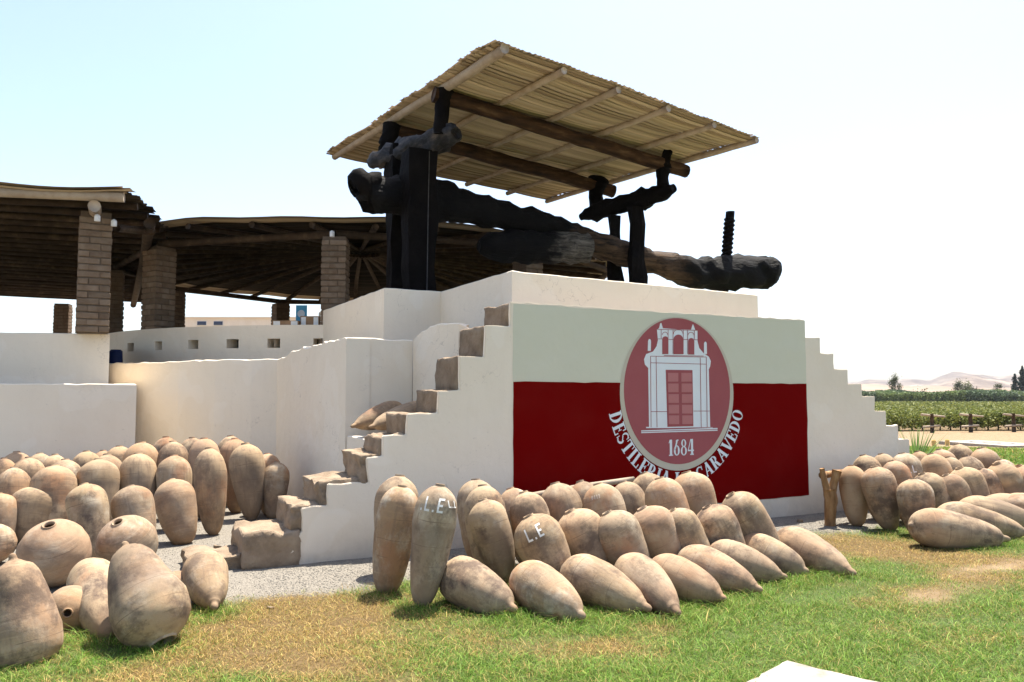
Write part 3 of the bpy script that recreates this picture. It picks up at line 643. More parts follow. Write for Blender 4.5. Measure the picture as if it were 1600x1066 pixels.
mb = MB(); ts = np.linspace(R(-200), R(20), 60)  # ring wall added only so the parapet holes look black
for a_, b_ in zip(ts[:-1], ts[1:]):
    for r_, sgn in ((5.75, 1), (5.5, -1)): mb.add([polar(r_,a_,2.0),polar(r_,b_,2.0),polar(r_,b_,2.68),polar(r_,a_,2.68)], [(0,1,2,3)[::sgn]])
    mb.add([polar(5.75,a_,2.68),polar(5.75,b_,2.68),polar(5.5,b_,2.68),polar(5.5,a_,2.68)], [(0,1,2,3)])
tag(mb.build('dark_backing_ring', M['dark']), 'dark ring added behind the parapet so its square holes look black', 'wall')

# ------------------------------------------------------------------ brick columns
brick_meshes = []
for k in range(6):
    bm = bmesh.new(); bmesh.ops.create_cube(bm, size=1.0); r_ = random.Random(k)
    for v in bm.verts: v.co = Vector((v.co.x*0.325, v.co.y*0.155, v.co.z*0.086)) + Vector([r_.gauss(0, 0.0035) for _ in range(3)])
    bmesh.ops.bevel(bm, geom=bm.edges[:], offset=0.007, segments=1, affect='EDGES')
    me = bpy.data.meshes.new('brick'); bm.to_mesh(me); bm.free(); me.materials.append(M['brick']); brick_meshes.append(me)
def column(name, loc, rot, z0, z1, label, group='brick columns of the open pavilions', detail=True):
    e = empty(name, (loc[0], loc[1], z0)); e.rotation_euler.z = rot; e.scale = (0.9, 0.9, 1)
    tag(e, label, 'column', group)
    n_ = int((z1-z0)/0.105); r_ = random.Random(int(abs(loc[0]*100)))
    core = MB(); core.box((-0.225,-0.225,0), (0.225,0.225,z1-z0)); core.build('mortar_core', M['mortar'], e, off=(0,0,0))
    joined = MB()
    for c_ in range(n_):
        for q in range(4):
            a_ = q*math.pi/2 + r_.gauss(0, 0.01); s = 1 if c_ % 2 else -1
            lx, ly = s*0.0825, -0.165
            x = lx*math.cos(a_)-ly*math.sin(a_); y = lx*math.sin(a_)+ly*math.cos(a_)
            z = c_*0.105+0.05
            j = r_.gauss(0, 0.004)
            if detail:
                o = bpy.data.objects.new('brick', brick_meshes[r_.randrange(6)]); COL.objects.link(o); o.parent = e
                o.location = (x*(1+j), y*(1+j), z); o.rotation_euler.z = a_
            else:
                me = brick_meshes[r_.randrange(6)]; ca_, sa_ = math.cos(a_), math.sin(a_)
                joined.add([(x+v.co.x*ca_-v.co.y*sa_, y+v.co.x*sa_+v.co.y*ca_, z+v.co.z) for v in me.vertices], [tuple(f.vertices) for f in me.polygons])
    if not detail: tag(joined.build('brickwork', M['brick'], e, off=(0,0,0)), kind='stuff')
    return e
HR = 4.56
colnames = {-87: 'brick column with a spotlight, right of the blue banner', -123: 'shaded brick column at the left front of the round pavilion',
            -159: 'dark brick column just right of the big left pillar', -195: 'dark brick column close behind the shaded left-front column', -231: 'short dark far column beside the blue banner',
            -267: 'far brick column mostly behind the black press posts', -51: 'brick column behind the platform under the press beam'}
for a_, lab in colnames.items():
    q = polar(6.05, R(a_), 0)
    column('brick_column', q, -YAW+R(a_)+math.pi/2, 2.0, 4.36, lab, detail=a_ in (-87, -123, -195))
lp = LF(-6.5, 12.25)
column('brick_column', lp, 0.03, 2.5, 4.36, 'big sunlit brick pillar standing on the left upper wall').scale = (0.93, 0.93, 1)
lp2 = LF(-14.2, 25.0)
column('brick_column', lp2, -YAW*0.5, 2.0, 4.36, 'far dark pillar under the left roof, left of the big pillar', detail=False)
# ------------------------------------------------------------------ cane roofs
def cane_mat(name, surf, smax, ns, tmax, w, cols, mat, parent, seed=1, end_jit=0.05, bulge=0.012, gap=0.02, over=1.12, fringe=-1):
    r_ = random.Random(seed); mb = MB(); C = []; t = 0.0
    while t < tmax:
        ww = w*r_.uniform(0.6, 1.5)
        if r_.random() < gap: t += ww*r_.uniform(0.25, 0.6)
        c_ = np.array(r_.choice(cols if t > fringe else LIT_FRINGE))*r_.uniform(0.72, 1.2)
        a_ = -r_.uniform(0, end_jit); b_ = smax+r_.uniform(-end_jit, end_jit); lift = r_.uniform(-bulge*0.6, bulge*0.6); drift = r_.uniform(-1, 1)*w*0.12
        vs_ = []; fs = []
        for i in range(ns+1):
            s = a_+(b_-a_)*i/ns; dr = drift*math.sin(i*0.5+t*3)
            for k, tt in enumerate((t+dr, t+ww*0.5+dr, t+ww*over+dr)):
                q = surf(s, tt); vs_.append((q[0], q[1], q[2]+lift-(bulge if k == 1 else 0)))
        for i in range(ns):
            for k in range(2): fs.append((i*3+k, i*3+k+1, (i+1)*3+k+1, (i+1)*3+k))
        mb.add(vs_, fs); C += [(*c_, 1)]*len(vs_)
        t += ww
    o = mb.build(name, mat, parent); ca = o.data.attributes.new('Col', 'FLOAT_COLOR', 'POINT')
    ca.data.foreach_set('color', np.array(C, np.float32).ravel()); tag(o, kind='stuff')
    return o
OLD_SHADED = [(0.034,0.023,0.013),(0.024,0.016,0.009),(0.045,0.032,0.019),(0.018,0.012,0.007)]  # old cane, darkened further so the colour holds the under-roof shade
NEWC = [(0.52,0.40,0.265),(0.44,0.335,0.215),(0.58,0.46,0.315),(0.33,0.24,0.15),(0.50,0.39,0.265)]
LIT_FRINGE = [(0.30,0.225,0.14),(0.24,0.175,0.105),(0.34,0.265,0.175)]  # lighter eave canes: light reaching the overhang, put into the colour
RL, RF, RRAD = -3.9, 20.3, 6.45
def rp(r_, a_, z): q = LF(RL+r_*math.cos(a_), RF+r_*math.sin(a_)); return (q[0], q[1], z)
rz = lambda r_: HR+0.02+0.10*(RRAD-r_)
rr0 = rp(0, 0, HR)
RO = empty('round_roof', rr0); tag(RO, 'round flat cane roof on poles over the pavilion behind the walls', 'roof')
def rsurf(s, t): r_ = RRAD-t; a_ = -s; return rp(r_, a_, rz(r_)+0.09+0.022*math.sin(a_*9)*min(1, r_/RRAD)+0.012*math.sin(a_*23+r_))
cane_mat('cane_cover', rsurf, 2*math.pi, 110, RRAD-0.25, 0.085, OLD_SHADED, M['darkcane'], RO, 3, 0.0, 0.02, 0.01, 1.3, 0.5)
cane_mat('cane_cover', lambda s, t: tuple(np.array(rsurf(s, t))+np.array([0,0,.035])), 2*math.pi, 110, RRAD-0.25, 0.13, OLD_SHADED, M['darkcane'], RO, 4, 0.0, 0.02, 0.0, 1.7, 0.3)
for k in range(36):
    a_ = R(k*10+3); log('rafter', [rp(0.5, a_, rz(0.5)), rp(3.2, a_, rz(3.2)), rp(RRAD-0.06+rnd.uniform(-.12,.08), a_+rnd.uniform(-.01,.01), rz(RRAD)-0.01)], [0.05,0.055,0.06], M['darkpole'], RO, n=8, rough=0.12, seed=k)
for k in range(10):
    a0, a1 = R(-87+36*k), R(-87+36*(k+1)); off_ = LF(CL, CF)
    q0 = polar(6.05, a0, 0); q1 = polar(6.05, a1, 0)
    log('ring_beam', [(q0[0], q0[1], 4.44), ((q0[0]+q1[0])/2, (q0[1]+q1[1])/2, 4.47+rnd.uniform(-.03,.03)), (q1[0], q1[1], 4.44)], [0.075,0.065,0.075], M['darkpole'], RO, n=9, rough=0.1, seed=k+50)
# left roof: straight eave, logs side by side
HL = 4.46
LRO = empty('left_roof', (-3.0, 18.0, HL)); tag(LRO, 'flat pole and cane roof at the left edge above the big brick pillar', 'roof')
edge_v = [13.2, 13.87, 15.9, 18.5, 29.0]; edge_u = [0.20, 0.43, 0.90, 1.05, 1.05]
def eave(v): return float(np.interp(v, edge_v, edge_u))
front = lambda u: 13.25-0.28*(u+0.1)/1.0*0.9 if u > -6 else 14.9
def lsurf(s, t): v = 13.05+t+(-0.26*(min(s,6.9)-6.9)); return (s-6.5, v, HL+0.15+0.035*math.sin(s*2.3+t)+0.02*math.sin(t*5))
def lsurf2(s, t):
    v = 13.05+t; u = -6.5+(eave(v)+6.55)*s; return (u, v-0.26*(u-0.2) if t < 0.6 else v-0.26*(u-0.2)*max(0, 1-(t-.6)/6), HL+0.15+0.03*math.sin(u*2.3+t*1.3)+0.018*math.sin(t*5+u))
cane_mat('cane_cover', lsurf2, 1.0, 30, 15.2, 0.085, OLD_SHADED, M['darkcane'], LRO, 5, 0.012, 0.02, 0.01, 1.3, 0.3)
cane_mat('cane_cover', lambda s, t: tuple(np.array(lsurf2(s, t))+np.array([0,0,.035])), 1.0, 30, 15.2, 0.13, OLD_SHADED, M['darkcane'], LRO, 6, 0.012, 0.02, 0.0, 1.7, 0.3)
for k, v in enumerate(np.arange(13.18, 28.5, 0.62)):
    t = v-13.05; sl = 0.26 if t < .6 else 0.26*max(0, 1-(t-.6)/6)
    ue = eave(v)+0.06+rnd.uniform(-.05,.06); u0 = -6.5
    pts = [(u, v-sl*(u-0.2), HL+0.05+rnd.uniform(-.015,.015)) for u in np.linspace(u0, ue, 5)]
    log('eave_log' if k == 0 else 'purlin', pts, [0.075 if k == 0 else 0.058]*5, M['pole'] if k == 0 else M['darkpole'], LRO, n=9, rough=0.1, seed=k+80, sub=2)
for u in (lp[0]-0.02, -3.6, 0.62):
    v0_ = 13.12-0.26*(u-0.2) if u < 0.5 else 14.2
    log('cross_beam', [(u, v0_, HL-0.10), (u+0.1, 19, HL-0.08), (u+0.2, 28, HL-0.1)], [0.09,0.085,0.085], M['pole'] if u < 0.5 and u > -2 else M['darkpole'], LRO, n=10, rough=0.08, seed=int(u*10)+99, sub=5)
q = np.array([lp[0], lp[1]])
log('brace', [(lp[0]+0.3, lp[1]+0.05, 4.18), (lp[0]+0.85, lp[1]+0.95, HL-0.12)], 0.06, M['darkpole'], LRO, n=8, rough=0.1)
for (x, y, d, lab) in ((152, 341, 11.93, 'small white spotlight on the front of the big brick pillar'), (178, 349, 12.2, 'small white spotlight on the right side of the big brick pillar'), (519, 366, 13.75, 'small white spotlight on the light pavilion column')):
    q = ond(x, y, d); e = empty('spotlight', q); tag(e, lab, 'lamp', 'spotlights on the columns')
    mb = MB(); mb.add(*tube([(0,0,-0.045),(0,0,0.03),(0,0,0.05)], [0.042,0.042,0.03], n=10)); mb.build('lamp_housing', M['lamp'], e, off=(0,0,0))
    mb = MB(); mb.box((-0.012,0.0,0.045),(0.012,0.12,0.065)); mb.build('lamp_bracket', M['lamp'], e, off=(0,0,0))
# things inside the pavilion
def crate(name, x0, x1, y0, y1, d, mat, label, depth=0.35, tape=True):
    a_ = ond(x0, y1, d); b_ = ond(x1, y0, d); w_ = (x1-x0)/FPX*d; h_ = (y1-y0)/FPX*d
    e = empty(name, a_); e.rotation_euler.z = -YAW; tag(e, label, 'box', 'cardboard boxes on the parapet')
    mb = MB(); mb.box((0,0,0),(w_,depth,h_)); mb.build('carton', mat, e, off=(0,0,0))
    if tape:
        for f in (0.05, 0.72):
            mb = MB(); mb.box((w_*f,-0.004,h_*0.15),(w_*(f+.25),-0.001,h_*0.9)); mb.build('paper_label', M['paper'], e, off=(0,0,0))
    return e
crate('cardboard_box', 425, 466, 501, 510.5, 14.05, M['card'], 'flat cardboard box on the parapet left of the blue banner')
crate('cardboard_box', 469, 498, 494, 510.5, 14.15, M['card'], 'taller cardboard box on the parapet beside the light column')
q = ond(462, 508, 14.9); e = empty('banner', (q[0], q[1], 2.0)); e.rotation_euler.z = -YAW; tag(e, 'light blue roll-up banner with a white round mark under the round roof', 'banner')
mb = MB(); mb.box((0,0,0.05),(0.205,0.02,1.22)); mb.build('panel', M['blue'], e, off=(0,0,0))
mb = MB(); mb.add([(0.10+0.07*math.cos(t), -0.003, 1.06+0.07*math.sin(t)) for t in np.linspace(0,2*math.pi,20,endpoint=False)], [tuple(range(20))]); mb.build('round_mark', M['paper'], e, off=(0,0,0))
mb = MB(); mb.box((-.05,-.1,0),(0.26,.12,0.05)); mb.build('foot', M['iron'], e, off=(0,0,0))
q = ond(181, 556, 14.6); e = empty('blue_drum', (q[0], q[1], 2.0)); tag(e, 'dark blue plastic drum in the corner behind the left wall', 'drum')
mb = MB(); mb.add(*tube([(0,0,-.3),(0,0,0.02),(0,0,.15),(0,0,.34),(0,0,.37)], [.10,.11,.12,.11,.08], n=16)); mb.build('drum_body', M['navy'], e, True, off=(0,0,0))
q = LF(-11, 60)
bl = empty('white_building', (q[0], q[1], -0.85)); bl.rotation_euler.z = -YAW; tag(bl, 'far white flat-roofed building with two dark windows behind the pavilion', 'building')
mb = MB(); mb.box((-14,0,-1),(4,6,8.0)); mb.box((-14.1,-0.1,8.0),(4.1,6.1,8.12)); mb.build('building_wall', M['white'], bl, off=(0,0,0))
for x in (-12.9, -11.65):
    mb = MB(); mb.box((x,-0.03,7.45),(x+.75,0.05,7.78)); w_ = mb.build('window', M['paper'], bl, off=(0,0,0))
    mb = MB(); mb.box((x+.04,-0.06,7.48),(x+.71,-0.031,7.76)); mb.build('pane', M['glass'], w_, off=(0,0,0))

# ------------------------------------------------------------------ wine press
PS = 1.06
VN, VF, VC = 10.2*PS, 11.9*PS, 11.5
PE = empty('wine_press', (6.0, VC, 2.35)); tag(PE, 'old black timber beam press with twin uprights and a wooden screw', 'wine press')
def pp(x, y, v): return onv(x, y, v)
def pxr(px, x, v): return px/FPX*np.dot(onv(x, 400, v)-EYE, FW)
bx = [(560,296,17),(575,300,27),(600,304,29),(640,308,31),(678,313,30),(737,327,26),(800,340,22),(860,358,22),(920,378,20.5),(980,398,19),(1040,415,19),(1082,427,22),(1127,428,25),(1185,426,25),(1205,424,21),(1214,424,12)]
o = log('main_beam', [pp(x, y, VC) for x, y, r_ in bx], [pxr(r_, x, VC) for x, y, r_ in bx], None, PE, n=22, rough=0.34, seed=5, flat=(0.95,1.0), sub=7, rs=3.6)
mid_u = pp(900, 370, VC)[0]-6.0; tail_u = pp(1075, 428, VC)[0]-6.0
o.data.materials.append(worn('worn_beam_wood', mid_u-0.2, mid_u+0.3, tail_u-0.5, tail_u, (0.125,0.075,0.042)))
b2 = [(748,384,8),(765,384,20),(800,384,25),(850,386,26),(895,387,25),(916,387,24)]
o = log('under_log', [pp(x, y, VC-0.12) for x, y, r_ in b2], [pxr(r_, x, VC) for x, y, r_ in b2], None, PE, n=20, rough=0.22, seed=15, sub=7, rs=4)
u_cut = pp(875, 386, VC-0.12)[0]-6.0
o.data.materials.append(worn('worn_log_wood', u_cut-0.25, u_cut+0.1, 90, 99, (0.22,0.19,0.155)))
log('knot', [pp(553,297,VC), pp(566,292,VC), pp(590,296,VC)], [0.16,0.27,0.2], M['tarwood'], PE, n=12, rough=0.45, seed=31, sub=4, rs=4)
log('knot', [pp(563,322,VC+.05), pp(580,316,VC), pp(600,310,VC)], [0.09,0.16,0.15], M['tarwood'], PE, n=12, rough=0.45, seed=32, sub=4, rs=5)
log('knot', [pp(554,284,VC-.05), pp(563,282,VC), pp(580,286,VC)], [0.05,0.12,0.14], M['tarwood'], PE, n=12, rough=0.6, seed=33, sub=4, rs=6)
log('knot', [pp(598,282,VC), pp(606,288,VC), pp(618,296,VC)], [0.05,0.11,0.12], M['tarwood'], PE, n=12, rough=0.6, seed=34, sub=4, rs=6)
log('knot', [pp(1218,428,VC), pp(1205,436,VC), pp(1180,436,VC)], [0.03,0.10,0.16], M['tarwood'], PE, n=12, rough=0.6, seed=35, sub=4, rs=6)
log('knot', [pp(1215,408,VC), pp(1200,410,VC), pp(1175,412,VC)], [0.03,0.09,0.14], M['tarwood'], PE, n=12, rough=0.6, seed=36, sub=4, rs=6)
def upright(x0, x1, ytop, v, depth, seed):
    a_ = onv(x0, ytop, v); b_ = onv(x1, ytop, v); z1 = a_[2]; rows = 9; mb = MB(); nn = 8
    w_ = (b_[0]-a_[0])/2; cx = (a_[0]+b_[0])/2; vs_ = []; fs = []
    for i in range(rows):
        z = 2.35+(z1-2.35)*i/(rows-1)
        for k, (sx, sy) in enumerate(((-1,-1),(-.3,-1.04),(.4,-1.02),(1,-.96),(1.02,.2),(1,1),(0,1.03),(-1,1))):
            p_ = Vector((cx+sx*w_, v+sy*depth/2, z)); d = fnoise(p_, 3, seed)*0.06
            vs_.append((p_.x+sx*d, p_.y+sy*d, p_.z))
    for i in range(rows-1):
        for k in range(nn): fs.append((i*nn+k, i*nn+(k+1)%nn, (i+1)*nn+(k+1)%nn, (i+1)*nn+k))
    fs += [tuple(range(nn))[::-1], tuple((rows-1)*nn+k for k in range(nn))]
    mb.add(vs_, fs); return mb.build('upright', M['tarwood'], PE)
upright(634, 677, 235, 11.12, 0.34, 3); upright(609, 658, 228, 11.95, 0.36, 4)
upright(984, 1003, 322, 11.17, 0.13, 5); upright(951, 967, 336, 11.82, 0.12, 6)
def curve(name, pts, mat, parent, seed, rough=0.42, n=16, rs=5): return log(name, [onv(x, y, v) for x, y, v, r_ in pts], [pxr(r_, x, v) for x, y, v, r_ in pts], mat, parent, n=n, rough=rough, seed=seed, sub=4, rs=rs)
curve('head_crossbar', [(577,256,12.5,7),(600,247,12.2,15),(640,236,11.7,20),(680,222,11.1,21),(705,209,10.75,17),(713,206,10.62,8)], M['greywood'], PE, 41, 0.6, 20, 6.5)
curve('tail_crossbar', [(908,338,12.55,6),(930,332,12.25,11),(970,320,11.7,14),(1005,310,11.2,15),(1035,301,10.8,12),(1053,294,10.55,5)], M['tarwood'], PE, 42, 0.55, 18, 6.5)
curve('crossbar_block', [(985,323,11.5,10),(1005,318,11.2,12),(1018,314,11.0,8)], M['tarwood'], PE, 43, n=8)
# screw with a helical thread
sc0 = pp(1131, 456, VC); sc1 = pp(1141, 331, VC)
mb = MB(); hs = 140; nn = 14; zlo = sc0[2]-0.6; vs_ = []; fs = []
for i in range(hs+1):
    z = zlo+(sc1[2]-zlo)*i/hs
    cxs = sc0[0]+(sc1[0]-sc0[0])*(z-sc0[2])/(sc1[2]-sc0[2])
    plain = z > sc1[2]-0.13
    for k in range(nn):
        a_ = 2*math.pi*k/nn; ph = (z/0.088-a_/(2*math.pi)) % 1.0
        r_ = 0.085 if plain else 0.080+0.036*(1-abs(2*ph-1))
        vs_.append((cxs+r_*math.cos(a_), VC+r_*math.sin(a_), z))
for i in range(hs):
    for k in range(nn): fs.append((i*nn+k, i*nn+(k+1)%nn, (i+1)*nn+(k+1)%nn, (i+1)*nn+k))
fs.append(tuple(hs*nn+k for k in range(nn))); mb.add(vs_, fs); mb.build('screw', M['tarwood'], PE)
o = log('cable', [onv(671,236,10.92), onv(669,330,10.92), onv(667,455,10.90)], 0.007, M['iron'], None, n=6); tag(o, 'thin grey cable hanging down the front of the black press post', 'cable')

# canopy over the press
CE = empty('press_canopy', (6.6, 12.0, 6.0)); tag(CE, 'tilted split-cane canopy on round rafters above the press', 'canopy')
cA, cB, cC, cD = (4.57,9.10), (9.33,9.44), (4.00,15.39), (8.55,14.85)      # near left, near right, far left, far right
def cz(u): return 1.6+4.35*PS-0.11*(u-4.2*PS)
def csurf(s, t):
    """s 0..1 along u, t 0..1 from the near edge"""
    a_ = (cA[0]+(cC[0]-cA[0])*t, cA[1]+(cC[1]-cA[1])*t); b_ = (cB[0]+(cD[0]-cB[0])*t, cB[1]+(cD[1]-cB[1])*t)
    u = a_[0]+(b_[0]-a_[0])*s; v = a_[1]+(b_[1]-a_[1])*s
    sag = -0.016*abs(math.sin(math.pi*s*5))*(0.6+0.4*math.sin(t*7)) if s > 0 and s < 1 else 0
    return (u, v, cz(u)-0.11*max(0,1-s)*max(0,1-t)+0.045+sag+0.05*math.sin(t*math.pi*2.2)*max(0, 0.35-s)+0.02*math.sin(t*17+s*5))
cane_mat('cane_cover', lambda s, t: csurf(-0.028+s*1.03, t/6.1), 1.0, 30, 6.1, 0.062, NEWC, M['cane'], CE, 11, 0.012, 0.014, 0.13, 1.05)
cane_mat('cane_cover', lambda s, t: tuple(np.array(csurf(-0.03+s*1.034, t/6.1))+np.array([0, 0, 0.022])), 1.0, 30, 6.1, 0.09, NEWC, M['cane'], CE, 12, 0.014, 0.014, 0.004, 1.5)
# weathered mat laid on top, with the canes running the other way
cane_mat('cane_cover', lambda s, t: tuple(np.array(csurf(-0.03+t/6.1*1.034, -0.004+s*1.01))+np.array([0, 0, 0.045])), 1.0, 20, 6.1, 0.09, NEWC, M['cane'], CE, 13, 0.002, 0.012, 0.004, 1.3)
for k in range(6):
    s = k/5.0; a_ = csurf(s, -0.005); b_ = csurf(s, 1.01); r0 = 0.072 if k == 0 else 0.052
    pts = [(a_[0]+(b_[0]-a_[0])*t+rnd.uniform(-.02,.02)*(0<t<1), a_[1]+(b_[1]-a_[1])*t, cz(a_[0]+(b_[0]-a_[0])*t)-0.11*(1-s)*(1-t)+rnd.uniform(-.01,.01)) for t in np.linspace(0, 1, 6)]
    log('rafter', pts, [r0, r0*1.02, r0*.97, r0*.95, r0*.9, r0*.85], M['pole'], CE, n=10, rough=0.08, seed=60+k, sub=4)
for v, x0, y0, x1, y1, r_ in ((VN, 678, 148, 1072, 268, 11.5), (VF, 604, 200, 958, 299, 10.5)):
    a_ = onv(x0, y0, v); b_ = onv(x1, y1, v)
    pts = [a_+(b_-a_)*t+np.array([0, rnd.uniform(-.02,.02), rnd.uniform(-.012,.012)]) for t in np.linspace(0, 1, 7)]
    log('beam', pts, [pxr(r_, 800, v)]*7, M['beamwood'], CE, n=10, rough=0.12, seed=int(v*10), sub=4)
curve('strut', [(688,212,VN,12),(690,190,VN,11),(692,165,VN,11),(693,152,VN,15),(694,143,VN,17)], M['tarwood'], CE, 71, 0.25)
curve('strut', [(600,250,VF,10),(604,225,VF,11),(610,208,VF,13),(613,197,VF,16)], M['tarwood'], CE, 72, 0.25)
curve('strut', [(1036,298,VN,10),(1035,280,VN,10),(1037,262,VN,12),(1040,248,VN,9),(1044,236,VN,7)], M['tarwood'], CE, 73, 0.25)
curve('strut', [(930,344,VF,7),(931,325,VF,10),(932,305,VF,11),(934,290,VF,14),(936,280,VF,16)], M['tarwood'], CE, 74, 0.25)

# ------------------------------------------------------------------ clay jars
def jar_profile(kind):
    """(z, r) from the foot nipple (z 0) to the mouth (z 1); radius 1 = widest"""
    if kind in ('egg', 'plugged'):      # long botija with a small foot
        z = [0,.010,.03,.05,.07,.095,.13,.18,.27,.38,.50,.60,.70,.78,.85,.905,.945,.972,.985]
        r = [0,.10,.15,.165,.175,.27,.42,.56,.71,.84,.94,.985,1,.975,.89,.75,.59,.41,.26]
    elif kind == 'tall':   # straighter, blunt foot
        z = [0,.01,.03,.06,.11,.18,.28,.40,.53,.65,.74,.81,.87,.915,.95,.975,.988]
        r = [0,.18,.32,.45,.57,.67,.78,.87,.945,.995,1,.97,.88,.75,.58,.40,.25]
    elif kind == 'pear':   # broad body, drawn-out foot
        z = [0,.010,.030,.055,.08,.12,.19,.30,.42,.54,.65,.74,.82,.885,.93,.96]
        r = [0,.07,.10,.11,.25,.45,.60,.71,.80,.90,.985,1,.94,.79,.60,.42]
    else:                  # ball
        th_ = np.linspace(0, math.pi*0.93, 18); z = list((1-np.cos(th_))/2); r = list(np.sin(th_))
    return z, r
def jar_mesh(kind, seed, lump=0.03):
    z, r = jar_profile(kind); zz = np.interp(np.linspace(0, 1, 40), np.linspace(0, 1, len(z)), z); rr = np.interp(np.linspace(0, 1, 40), np.linspace(0, 1, len(z)), r)
    vr = random.Random(seed*31+5); kz, kr = vr.uniform(-0.05, 0.05), vr.uniform(0.85, 1.22)
    if kind != 'ball': zz = zz+kz*np.sin(np.pi*zz); rr = np.where(rr > 0.3, rr**kr, rr)
    # mouth: a thick lip, then the inside wall turning back down
    zt, rt = zz[-1], rr[-1]; dz = 0.018
    zz = list(zz)+[zt+dz*0.3, zt+dz, zt+dz*1.1, zt+dz*0.5, zt-0.03, zt-0.15, zt-0.35]
    rr = list(rr)+[rt*0.9, rt*0.9, rt*0.78, rt*0.66, rt*0.62, 0.72, 0.8]
    if kind == 'plugged': zz = zz[:40]+[zt+.004, zt+.02, zt+.03]; rr = rr[:40]+[rt*.6, rt*.45, .01]
    n_ = 36; vs_ = []; fs = []
    for i, (a_, b_) in enumerate(zip(zz, rr)):
        for k in range(n_):
            t = 2*math.pi*k/n_; x, y = b_*math.cos(t), b_*math.sin(t)
            d = 1+lump*fnoise((x*1.2, y*1.2, a_*3), 1.0, seed)*1.6+lump*0.10*math.sin(a_*38+seed+1.5*math.sin(t+seed)) if i < 40 else 1
            vs_.append((x*d, y*d, a_))
    m_ = len(zz)
    for i in range(m_-1):
        for k in range(n_): fs.append((i*n_+k, i*n_+(k+1)%n_, (i+1)*n_+(k+1)%n_, (i+1)*n_+k))
    fs.append(tuple(range((m_-1)*n_, m_*n_)))
    me = bpy.data.meshes.new('clay_jar'); me.from_pydata(vs_, [], fs); me.update()
    me.polygons.foreach_set('use_smooth', [True]*len(me.polygons)); me.materials.append(M['clay']); return me
JM = {k: [jar_mesh(k, s+i*10) for s in range(9)] for i, k in enumerate(('egg','tall','pear','ball','plugged'))}
ORD = ['first','second','third','fourth','fifth','sixth','seventh','eighth','ninth','tenth','eleventh','twelfth','thirteenth','fourteenth','fifteenth','sixteenth','seventeenth','eighteenth','nineteenth','twentieth']
JARS = []
def place(kind, foot, axis, L, Rr, seed):
    o = bpy.data.objects.new('clay_jar', JM[kind][seed % 9]); COL.objects.link(o)
    a_ = Vector(axis).normalized(); q_ = a_.to_track_quat('Z', 'Y'); spin = Matrix.Rotation(seed*2.399, 4, 'Z')
    o.matrix_world = Matrix.Translation(Vector(foot)) @ q_.to_matrix().to_4x4() @ spin @ Matrix.Diagonal((Rr, Rr, L, 1))
    return o
def reg(o, heap, row, x, foot, axis, L, Rr, label=None):
    JARS.append(dict(o=o, heap=heap, row=row, x=x, foot=Vector(foot), axis=Vector(axis).normalized(), L=L, R=Rr, label=label)); return o
_s = [0]
def stand(heap, row, top, w, tip=None, d=None, lean=(0.12, 0.22), dd=0.12, kind='tall', label=None, maxL=9):
    """a jar standing or leaning; top is seen at a survey sight line, the foot stands on the ground"""
    _s[0] += 1
    if tip is not None:
        P = onz(tip[0], tip[1], 0.0); P[2] = -0.015; dep = np.dot(P-EYE, FW)+dd; T = ond(top[0], top[1], dep)
    else:
        T = ond(top[0], top[1], d); P = T+RT*lean[0]-np.array([math.sin(YAW), math.cos(YAW), 0])*lean[1]; P[2] = -0.02
        dep = d
    L = np.linalg.norm(T-P); Rr = 0.93*w/2/FPX*dep
    return reg(place(kind, P, T-P, L, Rr, _s[0]), heap, row, top[0], P, T-P, L, Rr, label)
def lie(heap, row, tip, wide, w, zt=0.05, zq=0.145, kind='egg', frac=0.62, label=None):
    _s[0] += 1
    P = onz(tip[0], tip[1], zt); Q = onz(wide[0], wide[1], zq); L = np.linalg.norm(Q-P)/frac; Rr = 0.9*w/2/FPX*np.dot(Q-EYE, FW)
    return reg(place(kind, P, Q-P, L, Rr, _s[0]), heap, row, wide[0], P, Q-P, L, Rr, label)
def ball(heap, row, c, rpx, d, face, label=None):
    """a round jar; face = direction its mouth points to"""
    _s[0] += 1
    Cc = ond(c[0], c[1], d); r_ = rpx/FPX*d; a_ = Vector(face).normalized(); L = 2*r_
    P = Vector(Cc)-a_*r_*0.98
    return reg(place('ball', P, a_, L*0.99, r_, _s[0]), heap, row, c[0], P, a_, L, r_, label)
toCam = -np.array([math.sin(YAW), math.cos(YAW), 0]); UP = np.array([0, 0, 1.0])
# --- middle heap
stand('middle','back',(625,743),72,d=7.05,lean=(-0.08,0.12))
c2 = stand('middle','front standing',(629,759),71,tip=(602,927),dd=0.1)
c3 = stand('middle','front standing',(688,758),73,tip=(658,948),dd=0.12,label='tall jar with the white letters L.E painted near its top, middle heap')
stand('middle','back',(743,749),66,d=7.5,lean=(0.05,0.1)); stand('middle','second',(754,758),68,d=7.05,lean=(0.08,0.12))
stand('middle','front standing',(754,781),68,tip=(793,912),dd=0.12)
for tip, wide, w in (((808,954),(738,916),86),((914,965),(846,922),86),((1018,953),(930,912),86),((1062,960),(1004,908),80),((1135,937),(1058,903),74),((1192,923),(1107,889),72),((1231,903),(1150,878),68),((1264,894),(1195,866),66),((1338,897),(1258,861),70)):
    lie('middle','lying front', tip, wide, w)
def leaner(x, y, w, d, label=None, lean=(0.30, 0.03)): return stand('middle','leaning', (x,y), w, d=d, lean=lean, kind='tall', label=label)
c16 = leaner(825,806,84,6.45,'leaning jar with white letters L.E on its shoulder, middle heap')
leaner(890,798,82,6.72); leaner(948,801,80,6.68); leaner(1003,794,80,6.88); leaner(1050,797,66,6.92); leaner(1104,792,72,7.12); leaner(1141,773,74,7.4,lean=(0.42,0.02))
